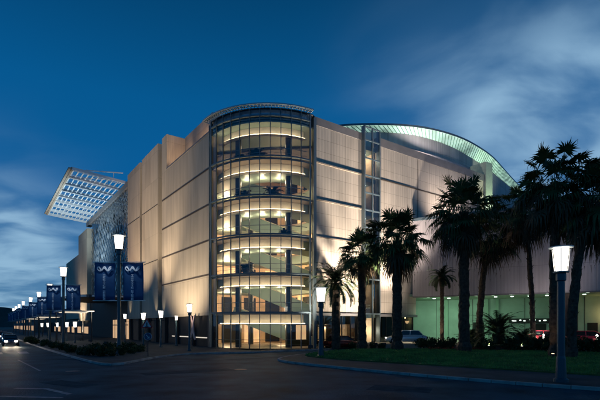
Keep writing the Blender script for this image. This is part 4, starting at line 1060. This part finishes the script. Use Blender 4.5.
# ================================================================ cars
MT['tail_off'] = mat('tail_light_off', (0.25, 0.01, 0.01), 0.3)
def car(w, z, rz, paint, label, lights=False, glow=None, name='parked_car', L_=4.4):
    e = empty(name, (w[0], w[1], z), label, 'car', rz, 'cars')
    h = L_/2; wd = 0.86
    # lofted body: stations along x with (z_top, half width)
    st = [(-h, .62, .62), (-h+.12, .86, .74), (-h+.7, .98, .83), (-0.9, 1.0, wd), (0.3, .98, wd), (1.0, .92, .84), (h-.45, .78, .80), (h-.1, .62, .70), (h, .48, .58)]
    m = MB()
    rings = []
    for x, zt, hw in st:
        zb = .22 if abs(x) < h-.2 else .32
        rings.append([(x, -hw, zb+.1), (x, -hw*.98, (zb+zt)/2+.05), (x, -hw*.90, zt-.05), (x, -hw*.6, zt), (x, hw*.6, zt), (x, hw*.90, zt-.05), (x, hw*.98, (zb+zt)/2+.05), (x, hw, zb+.1), (x, hw*.8, zb), (x, -hw*.8, zb)])
    for r_ in rings: m.v += r_
    k = 10
    for i in range(len(st)-1):
        for q in range(k): m.f.append((i*k+q, i*k+(q+1) % k, (i+1)*k+(q+1) % k, (i+1)*k+q))
    m.f.append(tuple(range(k))); m.f.append(tuple(range((len(st)-1)*k, len(st)*k))[::-1])
    body = m.build('body', MT[paint], e, smooth=True)
    c = MB(); b0 = [(-1.75, -.72), (1.15, -.72), (1.15, .72), (-1.75, .72)]; t0 = [(-1.25, -.58), (.35, -.58), (.35, .58), (-1.25, .58)]
    c.v = [(x, y, .95) for x, y in b0] + [(x, y, 1.38) for x, y in t0]; c.f = [(0,1,5,4),(1,2,6,5),(2,3,7,6),(3,0,4,7),(4,5,6,7)]
    c.build('windows', MT['carglass'], e)
    r_ = MB(); r_.prism([(-1.32, -.6), (.42, -.6), (.42, .6), (-1.32, .6)], 1.37, 1.43)
    for s in (-1, 1):
        r_.bar((1.15, .71*s, .95), (.38, .58*s, 1.39), .07, .06); r_.bar((-1.72, .71*s, .95), (-1.28, .58*s, 1.39), .1, .07); r_.bar((-.35, .725*s, .95), (-.4, .6*s, 1.39), .07, .04)
    r_.build('roof', MT[paint], e, bevel=.02)
    for wx in (-1.35, 1.38):
        for s in (-1, 1):
            y0, y1 = (.66*s, .88*s); tw = MB(); kk = 18
            for yy in (y0, y1): tw.v += [(wx+.32*math.cos(6.2832*i/kk), yy, .32+.32*math.sin(6.2832*i/kk)) for i in range(kk)]
            tw.f = [tuple(range(kk)), tuple(range(2*kk-1, kk-1, -1))] + [(i, kk+i, kk+(i+1) % kk, (i+1) % kk) for i in range(kk)]
            wh = tw.build('wheel', MT['tyre'], e)
            rm = MB()
            for yy in (.87*s, .90*s): rm.v += [(wx+.19*math.cos(6.2832*i/kk), yy, .32+.19*math.sin(6.2832*i/kk)) for i in range(kk)]
            rm.f = [tuple(range(kk)), tuple(range(2*kk-1, kk-1, -1))] + [(i, kk+i, kk+(i+1) % kk, (i+1) % kk) for i in range(kk)]
            rm.build('rim', MT['rim'], wh)
    for s in (-1, 1):
        MB().box(h-.12, h+.02, s*.52-.16, s*.52+.16, .56, .70).build('headlight', MT['head' if lights else 'head_off'], e)
        MB().box(-h-.02, -h+.1, s*.55-.14, s*.55+.14, .62, .78).build('tail_light', MT['tail' if name == 'moving_car' else 'tail_off'], e)
        if lights: light('SPOT', 'headlight_beam', (h+.1, s*.52, .64), e, 500, (1.0, .86, .66), aim=(h+9, s*.5, -.15), spot_size=R_(70), spot_blend=.8, shadow_soft_size=.06)
    return e
car((px(405.5, 47.4), 47.4), FZ, R_(176), 'silver', 'silver hatchback parked on the pale forecourt behind the thick trunked fan palm')
car((px(548, 45.6), 45.6), FZ, R_(-30), 'red', 'red car under the porch just left of the closest lamp')
car((px(590, 43.3), 43.3), FZ, R_(-30), 'red', 'red car under the porch near the right edge')
car((px(342, 48.2), 48.2), 0.0, R_(35), 'darkred', 'maroon car on the side road behind the date palm')
TD = ROT + R_(-90)       # nose pointing down the street towards the camera
def road(u, v): return loc2w(u, v)
car(road(-17.8, 29), 0.004, TD, 'darkblue', 'nearest oncoming navy car with bright headlights at the left edge', True, name='moving_car')
car(road(-17.6, 44), 0.004, TD, 'silver', 'second oncoming car in the street with bright headlights', True, name='moving_car')
car(road(-17.6, 62), 0.004, TD, 'darkred', 'third oncoming car in the street with bright headlights', True, name='moving_car')
car(road(-17.6, 88), 0.004, TD, 'darkblue', 'farthest oncoming car in the street, small bright headlights', True, name='moving_car')

# ================================================================ street canopies and the distant street
def shelter(u, v, ln, z, label):
    w = loc2w(u, v); e = empty('street_canopy', (w[0], w[1], 0.12), label, 'canopy', ROT, 'flat street canopies past the entrance')
    MB().box(-2.2, 2.2, 0, ln, z-0.12, z).build('roof', MT['awning'], e)
    for (a, b) in ((-1.9, .5), (1.9, .5), (-1.9, ln-.5), (1.9, ln-.5)): MB().tube([(a, b, 0), (a, b, z-.125)], .08, 8).build('post', MT['steel_dark'], e)
    MB().box(-1.6, 1.6, 1, ln-1, z-.20, z-.122).build('light_panel', MT['strip'], e)
shelter(-9.5, 33, 8, 4.6, 'flat canopy on posts behind the second banner post')
shelter(-10.5, 56, 9, 4.2, 'flat canopy on posts between the third and fourth banner posts')
shelter(-10.5, 80, 10, 4.2, 'farthest flat canopy on posts down the street')
def block(u0, u1, v0, v1, h, label, seed):
    w = loc2w(u0, v0); e = empty('street_building', (w[0], w[1], 0), label, 'building', ROT)
    MB().box(0, u1-u0, 0, v1-v0, 0, h).build('wall', MT['shopwall'], e)
    MB().box(-.3, u1-u0+.3, -.3, v1-v0+.3, h, h+.4).build('roof', MT['coping'], e)
    rn = random.Random(seed); n = int((v1-v0)/4); 
    for k in range(n):
        for fl_ in range(int(h/3.4)):
            on = rn.random() < (.8 if fl_ == 0 else .25)
            x_ = -.03 if u0 > -25 else u1-u0+.03
            MB().box(min(x_, x_-.0)-.02, x_+.02, 1+4*k, 3.6+4*k, .7+3.4*fl_, 2.6+3.4*fl_).build('window', MT['shop_lit' if on else 'shop_dark'], e)
block(-5, 10, 162, 200, 9, 'low street building just past the shopping centre', 1)
block(-5, 10, 205, 250, 7, 'farther low street building on the right of the street', 2)
block(-4, 10, 256, 330, 12, 'farthest street building on the right of the street', 3)
